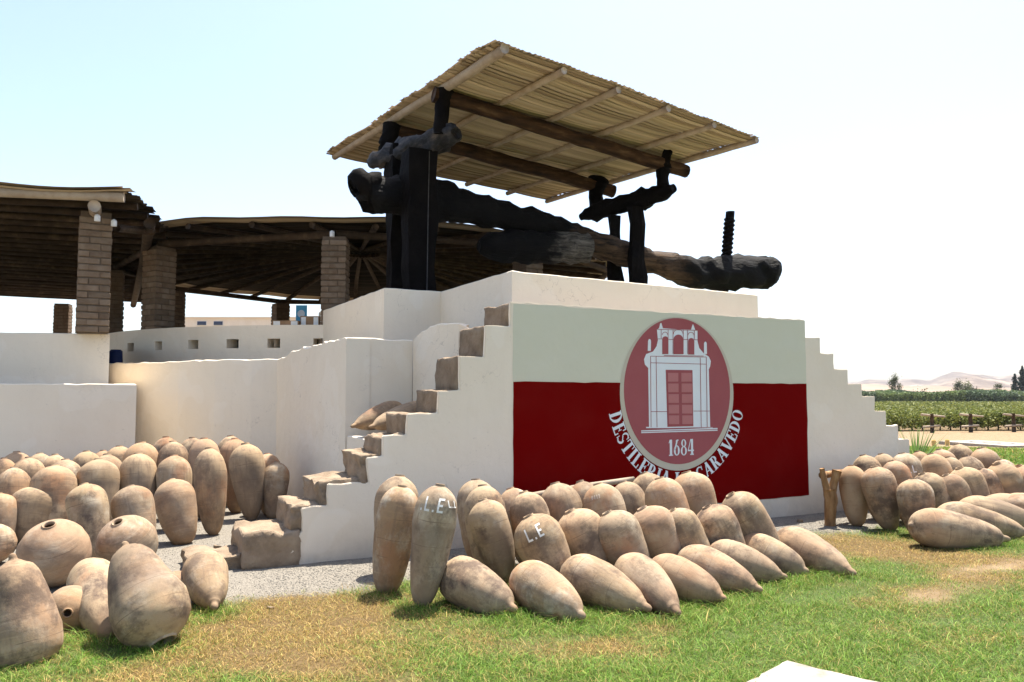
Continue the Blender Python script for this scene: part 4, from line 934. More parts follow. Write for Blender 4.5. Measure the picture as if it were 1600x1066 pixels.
for x, y, w, d in ((797,763,60,7.45),(818,769,66,7.0),(867,755,72,7.35),(906,752,58,7.8),(973,753,60,7.9),(1006,739,62,8.2),(1030,747,70,7.55),(1072,738,72,7.9)):
    stand('middle','back',(x,y),w,d=d,lean=(0.2,0.14))
c27 = stand('middle','back',(934,756),70,d=7.25,lean=(0.2,0.14),label='back-row jar with faint pale scratched writing, middle heap')
# --- right heap
stand('right','front standing',(1330,727),45,tip=(1340,822)); stand('right','front standing',(1366,729),56,tip=(1393,829)); stand('right','front standing',(1427,748),58,tip=(1437,838))
lie('right','lying front',(1579,843),(1482,829),70,zt=.07,zq=.17,kind='plugged')
lie('right','lying front',(1612,834),(1520,815),58,zq=.2); lie('right','lying front',(1640,824),(1550,804),56,zq=.2); lie('right','lying front',(1676,818),(1587,799),56,zq=.2); lie('right','lying front',(1706,812),(1618,798),54,zq=.2)
for x, y, w, d in ((1440,740,54,9.5),(1477,742,50,9.5),(1499,731,58,9.6),(1528,733,54,9.75),(1557,724,58,9.75),(1590,728,60,9.75)): stand('right','leaning',(x,y),w,d=d,lean=(0.26,0.05))
for x, y, w, d in ((1348,711,46,10.1),(1376,709,42,10.4),(1393,720,46,9.75),(1454,709,50,9.9),(1433,705,40,10.5),(1467,702,44,10.7),(1481,714,40,10.3),(1508,712,44,10.3),(1494,694,44,11.2),(1532,700,48,10.8),(1562,718,40,10.4)):
    stand('right','back',(x,y),w,d=d,lean=(0.15,0.15))
r17 = stand('right','back',(1409,708),52,d=10.0,lean=(0.15,0.15),label='back-row jar with pale letters M.L on its side, right heap')
# --- left heap
l1 = reg(place('pear', ond(19,864,4.85), onz(40,1030,0.0)-ond(19,864,4.85), 0.735, 0.212, 2), 'left','front', 19, (0,0,-9), (0,0,1), .7, .2, 'biggest jar at the bottom left corner, upside down with its foot up')
a_ = ond(193,846,5.25); b_ = onz(257,1008,0.02)
l2 = reg(place('pear', a_, b_-a_, np.linalg.norm(b_-a_)*1.0, 0.238, 3), 'left','front', 193, (0,0,-9), (0,0,1), .7, .2, 'big pear-shaped jar upside down on the grass, right of the corner jar')
ball('left','front',(86,864),52,6.5, UP*0.9+toCam*0.42+RT*0.03,'round jar with a dark open mouth on top, behind the corner jar')
ball('left','front',(199,851),45,7.0, UP*0.85+toCam*0.5-RT*0.12,'round jar with an open mouth, just behind the big pear-shaped jar')
ball('left','front',(110,953),37,5.4, toCam*1.0+RT*0.42+UP*0.12,'small round jar lying with its dark mouth towards the viewer')
lie('left','front',(172,992),(150,925),88,zt=.04,zq=.18,kind='tall',label='short jar squeezed between the small round jar and the pear-shaped jar')
ball('left','front',(275,919),26,6.0, -toCam*0.8+RT*0.5,'small rounded jar end peeping out right of the pear-shaped jar')
lie('left','front',(336,952),(322,903),78,zt=.04,zq=.19,kind='egg',label='short jar with its foot in the grass before the lowest adobe step')
ball('left','front',(-10,850),31,7.35, UP,'round jar cut by the left edge above the corner jar')
for x, y, w, tip in ((66,761,80,(41,851)),(131,757,64,(152,878)),(203,760,67,(222,868)),(267,750,65,(289,851))): stand('left','near',(x,y),w,tip=tip,dd=0.2)
stand('left','near',(-2,772),52,tip=(5,860),dd=0.2)
for x, y, w, tip in ((326,700,53,(334,836)),(383,693,57,(394,812)),(433,722,44,(426,810))): stand('left','second',(x,y),w,tip=tip,dd=0.15)
for x, y, w, d in ((272,712,56,9.35),(216,709,60,9.3),(154,718,64,8.95),(85,728,70,8.65),(22,731,54,8.6)): stand('left','second',(x,y),w,d=d,lean=(0.12,0.2))
for x, y, w, d in ((45,715,52,9.6),(102,718,56,9.4),(167,710,54,9.7),(221,691,58,10.1),(270,690,50,10.2),(319,685,52,10.2),(366,686,50,10.7),(417,709,44,10.5),(6,716,44,9.5)): stand('left','third',(x,y),w,d=d,lean=(0.1,0.15))
for x, y, w, d in ((26,706,48,10.5),(62,708,44,10.6),(86,710,44,10.0),(135,705,48,10.3),(161,704,40,10.8),(186,697,46,10.7),(259,683,46,10.95),(300,684,46,11.0),(360,681,48,11.3)): stand('left','back',(x,y),w,d=d,lean=(0.08,0.1))
# --- two jars lying in the niche
def niche_jar(tip, wide, w, v, lab):
    _s[0] += 1; P = onz(tip[0], tip[1], 1.13); Q = onz(wide[0], wide[1], 1.2) if False else None
    P = onv(tip[0], tip[1], v); Q = onv(wide[0], wide[1], v+0.25); L = np.linalg.norm(Q-P)/0.6; Rr = w/2/FPX*np.dot(Q-EYE, FW)
    reg(place('egg', P, Q-P, L, Rr, _s[0]), 'niche','shelf', tip[0], P, Q-P, L, Rr, lab)
niche_jar((548,667),(598,650),40,8.75,'farther of the two jars lying on the niche shelf')
niche_jar((576,668),(632,650),38,8.35,'nearer of the two jars lying on the niche shelf')
look = {('middle','back'):'clay jar', ('middle','second'):'clay jar', ('middle','leaning'):'clay jar leaning back', ('middle','lying front'):'pale clay jar lying on the grass'}
for heap in ('left','middle','right','niche'):
    for row in sorted(set(j['row'] for j in JARS if j['heap'] == heap)):
        js = sorted([j for j in JARS if j['heap'] == heap and j['row'] == row], key=lambda j: j['x'])
        for k, j in enumerate(js):
            rowname = {'front standing':'front standing row','lying front':'lying front row','leaning':'leaning middle row','back':'back row','second':'second row','third':'third row','near':'near row','front':'front','shelf':'shelf'}[row]
            lab = j['label'] or ('%s clay jar from the left in the %s of the %s heap' % (ORD[k], rowname, heap))
            tag(j['o'], lab, 'jar', 'clay jars heaped in rows' if heap != 'niche' else 'jars on the niche shelf')
# painted letters wrapped on jars
def jar_text(o, text, kind, tz, hgt, wid, ang_px, mat, slant=0.0):
    """strokes wrapped round the jar: tz = height of the baseline (0..1), ang = bearing offset from the viewer"""
    mw = o.matrix_world; inv = mw.inverted(); cl = (inv @ Vector(EYE)); base = math.atan2(cl.y, cl.x)+ang_px
    co = np.array([tuple(v.co) for v in o.data.vertices]).reshape(-1, 36, 3)[:40]; zr = co[:,0,2]; rad_ = np.hypot(co[:,:,0], co[:,:,1])
    def skin(lz, aa):
        f_ = (aa/(2*math.pi)*36) % 36; k0 = int(f_) % 36; t_ = f_-int(f_); return float(np.interp(lz, zr, rad_[:,k0]*(1-t_)+rad_[:,(k0+1)%36]*t_))
    mb = MB(); x = 0.0; tot = sum(GL[c_][0]+.15 for c_ in text)
    sx = mw.to_scale()
    for c_ in text:
        for st in GL[c_][1]:
            n_ = 4; pts = []; fs = []
            (a0, b0), (a1, b1), (a2, b2), (a3, b3) = st
            for i in range(n_+1):
                for j in range(n_+1):
                    s, t = i/n_, j/n_
                    xx = (a0*(1-s)+a1*s)*(1-t)+(a3*(1-s)+a2*s)*t; yy = (b0*(1-s)+b1*s)*(1-t)+(b3*(1-s)+b2*s)*t
                    lx = (x+xx-tot/2)*wid/sx.x; lz = tz+yy*hgt/sx.z+slant*(x+xx-tot/2)
                    rj = skin(lz, base); aa = base+lx/max(rj, .3); rj = skin(lz, aa)*1.006+0.012
                    pts.append((rj*math.cos(aa), rj*math.sin(aa), lz))
            for i in range(n_):
                for j in range(n_): fs.append((i*(n_+1)+j, (i+1)*(n_+1)+j, (i+1)*(n_+1)+j+1, i*(n_+1)+j+1))
            mb.add(pts, fs)
        x += GL[c_][0]+.15
    return link('painted_letters', mb.mesh('painted_letters'), mat, o)
jar_text(c3, '.l.e', 'tall', 0.79, 0.105, 0.085, -0.22, M['letter'])
jar_text(c16, 'l.e', 'tall', 0.75, 0.10, 0.085, -0.05, M['letter'])
jar_text(c27, '4411', 'tall', 0.84, 0.035, 0.035, -0.3, M['faintletter'])
jar_text(r17, 'M.l', 'tall', 0.70, 0.09, 0.08, 0.2, M['letter'])
jar_text(c3, 'l.l', 'tall', 0.84, 0.05, 0.05, 0.85, M['letter'])

# rails behind the heaps and the forked post
def rail(pts, r_, lab, mat='pole', name='wooden_rail'):
    o = log(name, pts, r_, M[mat], None, n=9, rough=0.12, seed=len(lab), sub=4); tag(o, lab, 'rail'); return o
a_ = onv(812,778,6.95); b_ = onv(990,749,7.0); b_ = a_+(b_-a_)*1.0
rail([a_, (a_+b_)/2+np.array([0,0,.01]), b_], [0.03]*3, 'pale wooden rail along the back of the middle heap')
for x, y in ((846,757),(965,750),(1010,742)):
    pass
FP = empty('forked_post', onz(1298,822,0)); tag(FP, 'split forked tree-trunk post holding a rail end left of the right heap', 'post')
dfp = np.dot(onz(1298,822,0)-EYE, FW)
f = lambda x, y, o_=0: ond(x, y, dfp+o_)
log('trunk', [f(1297,830), f(1297,812), f(1298,785), f(1296,764)], [pxr_ for pxr_ in (0.07,0.063,0.066,0.075)], M['postwood'], FP, n=11, rough=0.25, seed=91, sub=4)
log('prong', [f(1296,775), f(1289,755), f(1284,732)], [0.055,0.04,0.034], M['postwood'], FP, n=9, rough=0.2, seed=92, sub=4)
log('prong', [f(1297,776), f(1303,755), f(1308,735)], [0.06,0.05,0.05], M['postwood'], FP, n=9, rough=0.2, seed=93, sub=4)
a_ = f(1284,743); 
rail([a_, a_+np.array([.5,.12,0.0]), a_+np.array([1.4,.3,-0.02])], [0.045,0.042,0.04], 'rail laid in the forked post behind the right heap', 'postwood')

# ------------------------------------------------------------------ lawn blades, gravel, slab
def blades(name, u, v, hgt, wid, cols, lean, mat, zfun):
    N = len(u); th_ = rng.random(N)*2*math.pi; la = rng.random(N)*2*math.pi; ln_ = lean*hgt*rng.random(N)
    z0 = zfun(u, v)-0.004; dx, dy = np.cos(th_)*wid/2, np.sin(th_)*wid/2; bx_, by_ = np.cos(la)*ln_, np.sin(la)*ln_
    V = np.empty((N, 5, 3))
    V[:,0] = np.stack([u-dx, v-dy, z0], -1); V[:,1] = np.stack([u+dx, v+dy, z0], -1)
    V[:,2] = np.stack([u+dx*.8+bx_*.35, v+dy*.8+by_*.35, z0+hgt*.6], -1); V[:,3] = np.stack([u-dx*.8+bx_*.35, v-dy*.8+by_*.35, z0+hgt*.6], -1)
    V[:,4] = np.stack([u+bx_, v+by_, z0+hgt*(1-0.3*rng.random(N))], -1)
    me = bpy.data.meshes.new(name); me.vertices.add(N*5); me.vertices.foreach_set('co', V.ravel())
    b = np.arange(N)[:,None]*5; loops = np.concatenate([b+np.array([0,1,2,3]), b+np.array([3,2,4])], 1).ravel()
    me.loops.add(N*7); me.loops.foreach_set('vertex_index', loops)
    me.polygons.add(N*2); st = (np.arange(N)[:,None]*7+np.array([0,4])).ravel(); me.polygons.foreach_set('loop_start', st)
    me.update(calc_edges=True); me.validate()
    ca = me.attributes.new('Col', 'FLOAT_COLOR', 'POINT'); cc = np.ones((N,5,4), np.float32); cc[:,:,:3] = cols[:,None,:]
    ca.data.foreach_set('color', cc.ravel()); return link(name, me, mat)
def zg(u, v): return terrain(np.hypot(u, v)) + (fbm(u, v, 0.9)-0.5)*0.03
def blade_cols(dry, N):
    g0 = np.array([0.08,0.20,0.016]); g1 = np.array([0.28,0.43,0.07]); s0_ = np.array([0.62,0.43,0.15]); s1_ = np.array([0.46,0.315,0.11]); o0 = np.array([0.34,0.34,0.09])
    k = rng.random(N)[:,None]; gc = g0*(1-k)+g1*k; sc_ = s0_*(1-k)+s1_*k; pick = rng.random(N)
    st = np.clip(dry*0.80, 0.05, 0.78); ol = st+0.22
    return np.where((pick < st)[:,None], sc_, np.where((pick < ol)[:,None], o0*(0.6+0.7*k), gc))*(0.5+0.8*rng.random(N)**1.3)[:,None]
N = 760000
d = 3.6+(rng.random(N)**1.35)*9.5; lat = (rng.random(N)-0.47)*2*(d*0.82+0.3)
u = math.sin(YAW)*d+math.cos(YAW)*lat; v = math.cos(YAW)*d-math.sin(YAW)*lat
gmask = is_gravel(u, v); dry = dryness(u, v)
slab_pts = [onz(1135,1092,0)[:2], onz(1228,1040,0)[:2], onz(1350,1069,0)[:2]]
sa = slab_pts[1]; sdir1 = (slab_pts[0]-sa); sdir1 /= np.linalg.norm(sdir1); sdir2 = (slab_pts[2]-sa); sdir2 /= np.linalg.norm(sdir2)
def in_slab(u, v, mrg=0.0):
    det = sdir1[0]*sdir2[1]-sdir1[1]*sdir2[0]; a_ = ((u-sa[0])*sdir2[1]-(v-sa[1])*sdir2[0])/det; b_ = (sdir1[0]*(v-sa[1])-sdir1[1]*(u-sa[0]))/det
    return (a_ > mrg)&(b_ > mrg)
keep = (rng.random(N) > gmask*1.02)&~in_slab(u, v, 0.01)
keep &= rng.random(N) > trodden(u, v)*0.85
# bare patches
keep &= ~((fbm(u+3, v, 2.2) > 0.66)&(rng.random(N) < 0.6))
u, v, dry, d = u[keep], v[keep], dry[keep], d[keep]; N = len(u)
tuft = np.zeros(N)
for j in JARS:
    if j['foot'][2] < -1: continue
    if j['heap'] == 'middle' or j['row'] == 'front' or j['row'] == 'lying front':
        for t in ((0.0, 0.12) if 'lying' not in j['row'] else (0.0, 0.2, 0.4)):
            q = j['foot']+j['axis']*j['L']*t; tuft = np.maximum(tuft, np.exp(-((u-q.x)**2+(v-q.y)**2)/(2*0.17**2)))
fq = onz(257,1005,0); tuft = np.maximum(tuft, np.exp(-((u-fq[0])**2+(v-fq[1])**2)/(2*0.25**2))*0.7)
tuft *= (fbm(u, v, 5.0) > 0.42)
hgt = (0.012+0.040*rng.random(N)**1.6)*(0.35+1.3*fbm(u+11, v, 3.5))*(1-0.3*dry)+tuft*0.085*rng.random(N)**1.5
dry2 = np.clip(dry-tuft*0.55, 0, 1)
o = blades('lawn_grass', u, v, hgt, 0.0024+0.0022*rng.random(N), blade_cols(dry2, N), 2.6, M['grass'], zg); tag(o, 'short half-dry lawn grass in front of the jars', 'grass', kind='stuff')
# far lawn on the right
N = 60000
d = 11+(rng.random(N))*17.5; lat = d*(0.36+0.5*rng.random(N)); u = math.sin(YAW)*d+math.cos(YAW)*lat; v = math.cos(YAW)*d-math.sin(YAW)*lat
o = blades('far_lawn_grass', u, v, 0.05+0.06*rng.random(N), 0.012+0.01*rng.random(N), blade_cols(np.clip(dryness(u, v)-0.25, 0, 1), N), 1.3, M['grass'], zg); tag(o, 'green lawn beyond the right heap of jars', 'grass', kind='stuff')
# gravel
N = 42000; u = -3+13.5*rng.random(N); v = 6.2+np.where(u < 1.2, 5.5, 1.6)*rng.random(N)
k = rng.random(N) < is_gravel(u, v); k &= ~((u > 1.2)&(v > 7.54)); u, v = u[k], v[k]; N = len(u)
oc = np.array([(1,0,0),(-1,0,0),(0,1,0),(0,-1,0),(0,0,1),(0,0,-1)], float); of = np.array([(0,2,4),(2,1,4),(1,3,4),(3,0,4),(2,0,5),(1,2,5),(3,1,5),(0,3,5)])
sz = (0.003+0.005*rng.random(N)**2); rot = rng.random(N)*6.28; V = np.repeat(oc[None], N, 0)*(1+0.5*(rng.random((N,6,1))-.5)); V *= sz[:,None,None]*np.array([1,1,.7]); 
cr, sr = np.cos(rot)[:,None], np.sin(rot)[:,None]; X = V[:,:,0]*cr-V[:,:,1]*sr; Y = V[:,:,0]*sr+V[:,:,1]*cr
V = np.stack([X+u[:,None], Y+v[:,None], V[:,:,2]+(zg(u,v)+sz*0.25)[:,None]], -1)
me = bpy.data.meshes.new('gravel'); F = (np.arange(N)[:,None,None]*6+of[None]).reshape(-1,3)
me.vertices.add(N*6); me.vertices.foreach_set('co', V.ravel()); me.loops.add(len(F)*3); me.loops.foreach_set('vertex_index', F.ravel()); me.polygons.add(len(F)); me.polygons.foreach_set('loop_start', np.arange(len(F))*3); me.update(calc_edges=True); me.validate()
ca = me.attributes.new('Col','FLOAT_COLOR','POINT'); g_ = (0.17+0.13*rng.random(N)); cc = np.ones((N,6,4),np.float32); cc[:,:,:3] = (g_[:,None]*np.array([1,.93,.80]))[:,None,:]; ca.data.foreach_set('color', cc.ravel())
M['pebble'] = vcol('pebble', 0.9); o = link('gravel', me, M['pebble']); tag(o, 'grey gravel strip along the foot of the walls', 'gravel', kind='stuff')
# pale slab in the lawn at the bottom edge
mb = MB(); c0 = np.array([*sa, 0]); e1 = np.array([*sdir1, 0])*1.3; e2 = np.array([*sdir2, 0])*1.3
P_ = [c0, c0+e1, c0+e1+e2, c0+e2]; P_ = subdiv([tuple(p_[:2]) for p_ in P_], 0.05, 0.004, 2)
n_ = len(P_); mb.add([(a_, b_, -0.05) for a_, b_ in P_]+[(a_, b_, 0.028) for a_, b_ in P_], [tuple(range(n_, 2*n_))]+[(i, (i+1) % n_, n_+(i+1) % n_, n_+i) for i in range(n_)])
tag(mb.build('paving_slab', M['stone']), 'pale stone slab set in the lawn at the bottom edge', 'slab')
for k, (x, y, r_, lab) in enumerate(((423,950,0.022,'small reddish stone on the dry grass left of the middle heap'),(340,858,0.03,'small stone on the gravel by the lowest adobe step'),(1250,817,0.03,'small stone lying in the shade of the wall before the right heap'))):
    q = onz(x, y, 0); me = rough_block((-r_,-r_,-r_*.4),(r_,r_*.8,r_), k+70, 0.01, 2); o = link('loose_stone', me, M['adobe'], smooth=True); o.location = q; tag(o, lab, 'stone', 'loose stones')

# ------------------------------------------------------------------ beyond the wall: plants, vineyard, trees, hills
def leaves(name, C, size, cols, mat, parent=None, up=0.3):
    """a cloud of single bent leaves at the points C"""
    N = len(C); n_ = rng.normal(size=(N,3)); n_[:,2] = np.abs(n_[:,2])+up; n_ /= np.linalg.norm(n_, axis=1)[:,None]
    t = rng.normal(size=(N,3)); a_ = np.cross(n_, t); a_ /= np.linalg.norm(a_, axis=1)[:,None]; b_ = np.cross(n_, a_)
    s = (size*(0.6+0.8*rng.random(N)))[:,None]
    V = np.stack([C-a_*s, C+b_*s*.62+n_*s*.15, C+a_*s, C-b_*s*.62+n_*s*.15], 1)
    off = np.array(parent.location) if parent is not None else np.zeros(3); V = V-off
    me = bpy.data.meshes.new(name); me.vertices.add(N*4); me.vertices.foreach_set('co', V.ravel()); me.loops.add(N*4); me.loops.foreach_set('vertex_index', np.arange(N*4)); me.polygons.add(N); me.polygons.foreach_set('loop_start', np.arange(N)*4); me.update(calc_edges=True); me.validate()
    ca = me.attributes.new('Col','FLOAT_COLOR','POINT'); cc = np.ones((N,4,4),np.float32); cc[:,:,:3] = cols[:,None,:]; ca.data.foreach_set('color', cc.ravel())
    return link(name, me, mat, parent)
def greens(N, a_, b_): k = rng.random(N)[:,None]; return (np.array(a_)*(1-k)+np.array(b_)*k)*(0.7+0.6*rng.random(N))[:,None]
def gpt(x, d): """a ground point on a bearing, at a distance"""; q = LF((x-800)/FPX*d, d); return np.array([q[0], q[1], float(terrain(math.hypot(*q)))])
# spiky plant at the wall's end
q = gpt(1427, 12.3); AG = empty('spiky_plant', q); tag(AG, 'spiky green leafed plant behind the low end of the stepped wall', 'plant')
for k in range(95):
    a_ = rnd.uniform(0, 2*math.pi); el = rnd.uniform(0.0, 1.25); L = rnd.uniform(0.5, 0.85); w_ = 0.034
    dx, dy = math.cos(a_)*math.cos(el), math.sin(a_)*math.cos(el); mb = MB(); vs_ = []; 
    for t in (0, .35, .7, 1.0):
        zz = 0.42+math.sin(el)*L*t-0.25*t*t*(1.3-el)*L; ww = w_*(1-t*0.95)*(0.6+1.2*min(t,.4))
        vs_ += [(dx*L*t-dy*ww, dy*L*t+dx*ww, zz), (dx*L*t+dy*ww, dy*L*t-dx*ww, zz)]
    mb.add(vs_, [(0,1,3,2),(2,3,5,4),(4,5,7,6)]); o = mb.build('leaf', M['leaf'], AG, off=(0,0,0))
    ca = o.data.attributes.new('Col','FLOAT_COLOR','POINT'); c_ = np.array([0.12,0.2,0.05])*rnd.uniform(.6,1.5); ca.data.foreach_set('color', np.tile([*c_,1],8).astype(np.float32))
log('stem', [q+np.array([0,0,-.02]), q+np.array([.01,0,.3]), q+np.array([0,0,.52])], [.06,.05,.05], M['barewood'], AG, n=8, rough=.1)
# ochre markers and the marked slab
for x, y0, d, lab in ((1455,687,30,'left small ochre post at the edge of the far lawn'),(1476,684,31,'right small ochre post at the edge of the far lawn')):
    q = gpt(x, d); e = empty('marker_post', q); tag(e, lab, 'post', 'ochre marker posts')
    mb = MB(); mb.add(*tube([(0,0,-.1),(0,0,.19),(0,0,.235),(0,0,.25)], [.085,.085,.065,.02], n=10)); mb.build('post_body', M['ochre'], e, True, off=(0,0,0))
q = gpt(1545, 31.5); e = empty('marked_slab', q); e.rotation_euler.z = -YAW*0.3; tag(e, 'low pale slab with a dark ring mark beyond the far lawn', 'slab')
mb = MB(); mb.box((-1.1,-1.6,-.1),(1.0,1.5,.13)); mb.build('slab_body', M['stone'], e, off=(0,0,0))
mb = MB(); ts = np.linspace(0,2*math.pi,28,endpoint=False)
for r0, r1_ in ((.42,.5),(.15,.2)):
    vs_ = [(r_*math.cos(t)*1.1, r_*math.sin(t)*1.9, .134) for t in ts for r_ in (r0, r1_)]; mb.add(vs_, [(2*i, 2*i+1, (2*i+3) % 56, (2*i+2) % 56) for i in range(28)])
mb.build('ring_mark', M['iron'], e, off=(0,0,0))
mb = MB(); 
# trellis end posts
VY = [(1453,58),(1513,59),(1580,60),(1652,61)]
for k, (x, d) in enumerate(VY):
    q = gpt(x, d-1.2); e = empty('trellis_post', q); e.rotation_euler.z = -YAW; tag(e, '%s wooden vine trellis post with two crossbars from the wall end' % ORD[k], 'trellis post', 'trellis posts at the row ends')
    h = 1.35
    mb = MB(); mb.add(*tube([(0,0,-.1),(0.02,0,h*.5),(0,0,h)], [.15,.14,.13], n=8, rough=.1)); mb.build('post', M['darkpole'], e, True, off=(0,0,0))
    mb = MB(); mb.add(*tube([(-.75,0,h-.05),(.95,0.0,h-.2)], [.085,.07], n=7)); mb.build('crossbar', M['pole'], e, True, off=(0,0,0))
    mb = MB(); mb.add(*tube([(-.7,-.1,.42),(.55,-.1,.5)], [.085,.08], n=7)); mb.build('crossbar', M['pole'], e, True, off=(0,0,0))
# vines of the first row, one by one
vx = np.linspace(1385, 1690, 17)
for k, x in enumerate(vx):
    d = 60+0.01*(x-1385)+rnd.uniform(-.4,.4); q = gpt(x+rnd.uniform(-4,4), d); e = empty('grapevine', q)
    tag(e, '%s grapevine of the front vineyard row from the wall end' % ORD[k], 'vine', 'grapevines of the front row')
    log('trunk', [q+np.array([0,0,-.1]), q+np.array([rnd.uniform(-.08,.08),0,.3]), q+np.array([rnd.uniform(-.1,.1),0,.7])], [.06,.05,.04], M['darkpole'], e, n=7, rough=.2, seed=k)
    n_ = 620; C = rng.normal(size=(n_,3))*np.array([.62,.5,.30])+q+np.array([0,.2,.82+rnd.uniform(-.1,.15)]); C[:,2] = np.maximum(C[:,2], q[2]+.18+.3*rng.random(n_))
    leaves('crown', C, 0.085, greens(n_, (0.075,0.105,0.018), (0.22,0.225,0.05)), M['leaf'], e)
# the rest of the vineyard
N = 165000; d = 61.5+190*rng.random(N)**1.9; row = np.floor((d-61)/2.4); d = 61.6+row*2.4+rng.normal(size=N)*.42; x = 1230+620*rng.random(N)
la = (x-800)/FPX*d; uu = math.sin(YAW)*d+math.cos(YAW)*la; vv = math.cos(YAW)*d-math.sin(YAW)*la
zz = terrain(np.hypot(uu,vv))+.1+1.1*rng.random(N)**.6+.55*(vnoise(uu,vv,.45)-.4)
o = leaves('vineyard', np.stack([uu,vv,zz],-1), 0.1*(1+(d-60)/90), greens(N,(0.075,0.105,0.02),(0.21,0.22,0.055)), M['leaf']); tag(o, 'green vineyard stretching away behind the front row of vines', 'vineyard', kind='stuff')
# cane hedge beyond
N = 80000; d = 262+26*rng.random(N); x = 1200+660*rng.random(N); la = (x-800)/FPX*d; uu = math.sin(YAW)*d+math.cos(YAW)*la; vv = math.cos(YAW)*d-math.sin(YAW)*la
hh = 3.2+1.6*vnoise(uu,vv,.08)+.5*vnoise(uu,vv,.5); zz = -2.8+hh*rng.random(N)**.6
k = rng.random(N)[:,None]; dk = (vnoise(uu,vv,.12) > .5)[:,None]; cc = np.where(dk, np.array([.07,.105,.05]), np.array([.13,.175,.06]))*(.7+.6*k)
o = leaves('tall_hedge', np.stack([uu,vv,zz],-1), .42*np.ones(N), cc, M['leaf']); tag(o, 'tall green cane hedge at the far side of the vineyard', 'hedge', kind='stuff')
def far_tree(x, d, h, w, lab, n_=500, shape='poplar', col=((.06,.075,.035),(.11,.125,.06)), lean=0, ls=None):
    q = gpt(x, d); e = empty('tree' if shape != 'palm' else 'palm_tree', q); tag(e, lab, 'tree', 'far trees beyond the vineyard')
    log('trunk', [q, q+np.array([.1,0,h*.3]), q+np.array([lean,0,h*.85])], [w*.07+.12, w*.05+.1, .06], M['darkpole'], e, n=7)
    if shape == 'palm':
        C = []
        for k in range(22):
            a_ = rnd.uniform(0,6.28); el = rnd.uniform(-.1,1.2)
            for t in np.linspace(.05,1,22): C.append(q+np.array([math.cos(a_)*w*.5*t, math.sin(a_)*w*.5*t, h*.62+math.sin(el)*w*.45*t-.45*w*t*t*.6]))
        C = np.array(C)+rng.normal(size=(len(C),3))*.12
    elif shape == 'conifer':
        t = rng.random(n_); a_ = rng.random(n_)*6.28; layer = .75+.25*np.sin(t*34+a_*2); r_ = w/2*(1-t)**.75*np.sqrt(rng.random(n_))*layer*(0.8+.35*np.sin(a_*3+t*9)); C = np.stack([np.cos(a_)*r_, np.sin(a_)*r_, h*(.06+.94*t)], -1)+q
    else:
        blobs = [(rng.normal()*w*.2, rng.normal()*w*.2, h*(.25+.7*rnd.random()), w*(.16+.16*rnd.random())) for _ in range(11)]; C = []
        for b_ in blobs: C.append(np.array(b_[:3])+rng.normal(size=(n_//11,3))*np.array([b_[3],b_[3],b_[3]*1.5])*.6)
        C = np.concatenate(C)+q
    N = len(C); leaves('crown', C, (ls or w*.05)*np.ones(N), greens(N, *col), M['leaf'], e)
far_tree(1397, 300, 9.6, 4.0, 'lone slim tree right of the lowest wall steps', 2400, ls=.22)
far_tree(1437, 300, 5.2, 5.5, 'low flat tree between the lone tree and the pair', 300, ls=.3)
far_tree(1495, 320, 8.2, 3.0, 'left slim tree of the pair before the hills', 1800, ls=.2); far_tree(1507, 320, 9.2, 4.0, 'right fuller tree of the pair before the hills', 2000, ls=.22, col=((.08,.11,.04),(.14,.17,.07)))
far_tree(1525, 310, 7.8, 6.5, 'small palm beside the pair of trees', shape='palm', ls=.35)
far_tree(1556, 320, 7.2, 3.2, 'thin leaning tree left of the conifers', 1300, lean=.8, ls=.2)
far_tree(1585, 300, 11.0, 7.5, 'shorter dark conifer at the right edge', 1500, 'conifer', ((.02,.035,.03),(.04,.06,.05)), ls=.35)
far_tree(1597, 300, 14.0, 7.5, 'tallest dark conifer at the right edge', 2200, 'conifer', ((.02,.035,.03),(.04,.06,.05)), ls=.35)
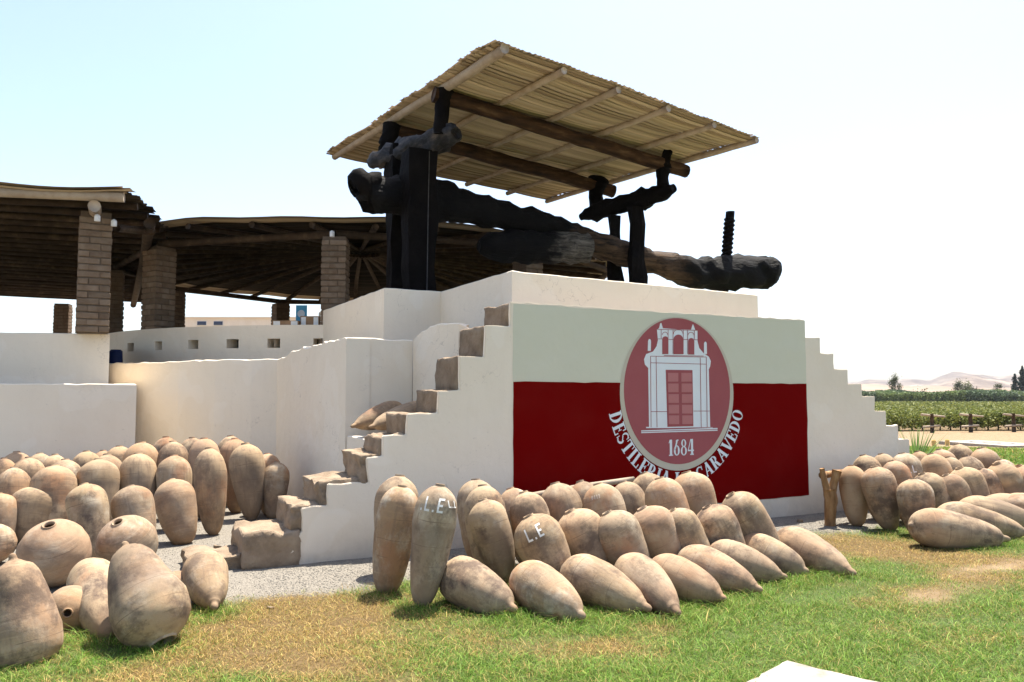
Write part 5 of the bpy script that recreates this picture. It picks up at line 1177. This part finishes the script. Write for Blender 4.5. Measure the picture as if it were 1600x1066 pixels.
# hills
def ridge(name, d, pts, depth, col, seed):
    xs = np.arange(900, 2300, 6.0); hs = np.interp(xs, [p_[0] for p_ in pts], [p_[1] for p_ in pts])
    nn = 14; vs_ = []; fs = []
    for i, x in enumerate(xs):
        for j in range(nn):
            t = j/(nn-1); dd = d+depth*(t-0.6); prof_ = math.sin(min(1, t/0.6)*math.pi/2)**1.4 if t < .6 else 1-.5*(t-.6)/.4
            h = (612-hs[i])/FPX*d*prof_; la = (x-800)/FPX*dd; q = LF(la, dd)
            h *= 1+0.22*noise.fractal(Vector((x*.02, j*.35, seed)), 1.0, 2.0, 5)*(1 if 0 < t < .58 else 0.3)
            vs_.append((q[0], q[1], -3.5+h+1.6*prof_))
    for i in range(len(xs)-1):
        for j in range(nn-1): fs.append((i*nn+j, (i+1)*nn+j, (i+1)*nn+j+1, i*nn+j+1))
    mb = MB(); mb.add(vs_, fs); o = mb.build(name, col, None, True); tag(o, kind='structure'); return o
M['dune'] = basic('desert_sand', [(0.3,(0.20,0.14,0.095)),(0.55,(0.27,0.20,0.145)),(0.75,(0.31,0.24,0.185))], 0.004, 0.95, bstr=0, coord='Object')
M['hill'] = basic('bare_hill', [(0.40,(0.08,0.055,0.045)),(0.54,(0.16,0.12,0.093)),(0.66,(0.30,0.24,0.19))], 0.009, 0.95, bstr=0)
ridge('dune_hills', 1500, [(900,606),(1330,602),(1345,598),(1380,600),(1410,601),(1450,599),(1500,603),(1600,603),(1800,598),(2300,604)], 500, M['dune'], 1)
ridge('bare_hills', 2200, [(900,608),(1440,606),(1470,597),(1500,588),(1522,583),(1545,589),(1570,594),(1590,597),(1650,592),(1750,600),(2300,604)], 700, M['hill'], 2)
ridge('far_hills', 3600, [(900,600),(1330,596),(1400,592),(1450,593),(1490,579),(1520,583),(1560,587),(1600,588),(1660,584),(1750,588),(2300,590)], 800, M['hill'], 3)
# ------------------------------------------------------------------ air
HZ = True
if HZ:
    mb = MB(); mb.box((-5000,-5000,-5), (5000,5000,260)); hz = mb.build('haze', None)
    m = bpy.data.materials.new('haze'); m.use_nodes = True; n = m.node_tree.nodes; l = m.node_tree.links; n.remove(n['Principled BSDF'])
    pv = n.new('ShaderNodeVolumePrincipled'); pv.inputs['Color'].default_value = (0.9,0.95,1.0,1); pv.inputs['Density'].default_value = 0.32/3600
    l.new(pv.outputs[0], n['Material Output'].inputs['Volume']); hz.data.materials.append(m); tag(hz, kind='stuff')
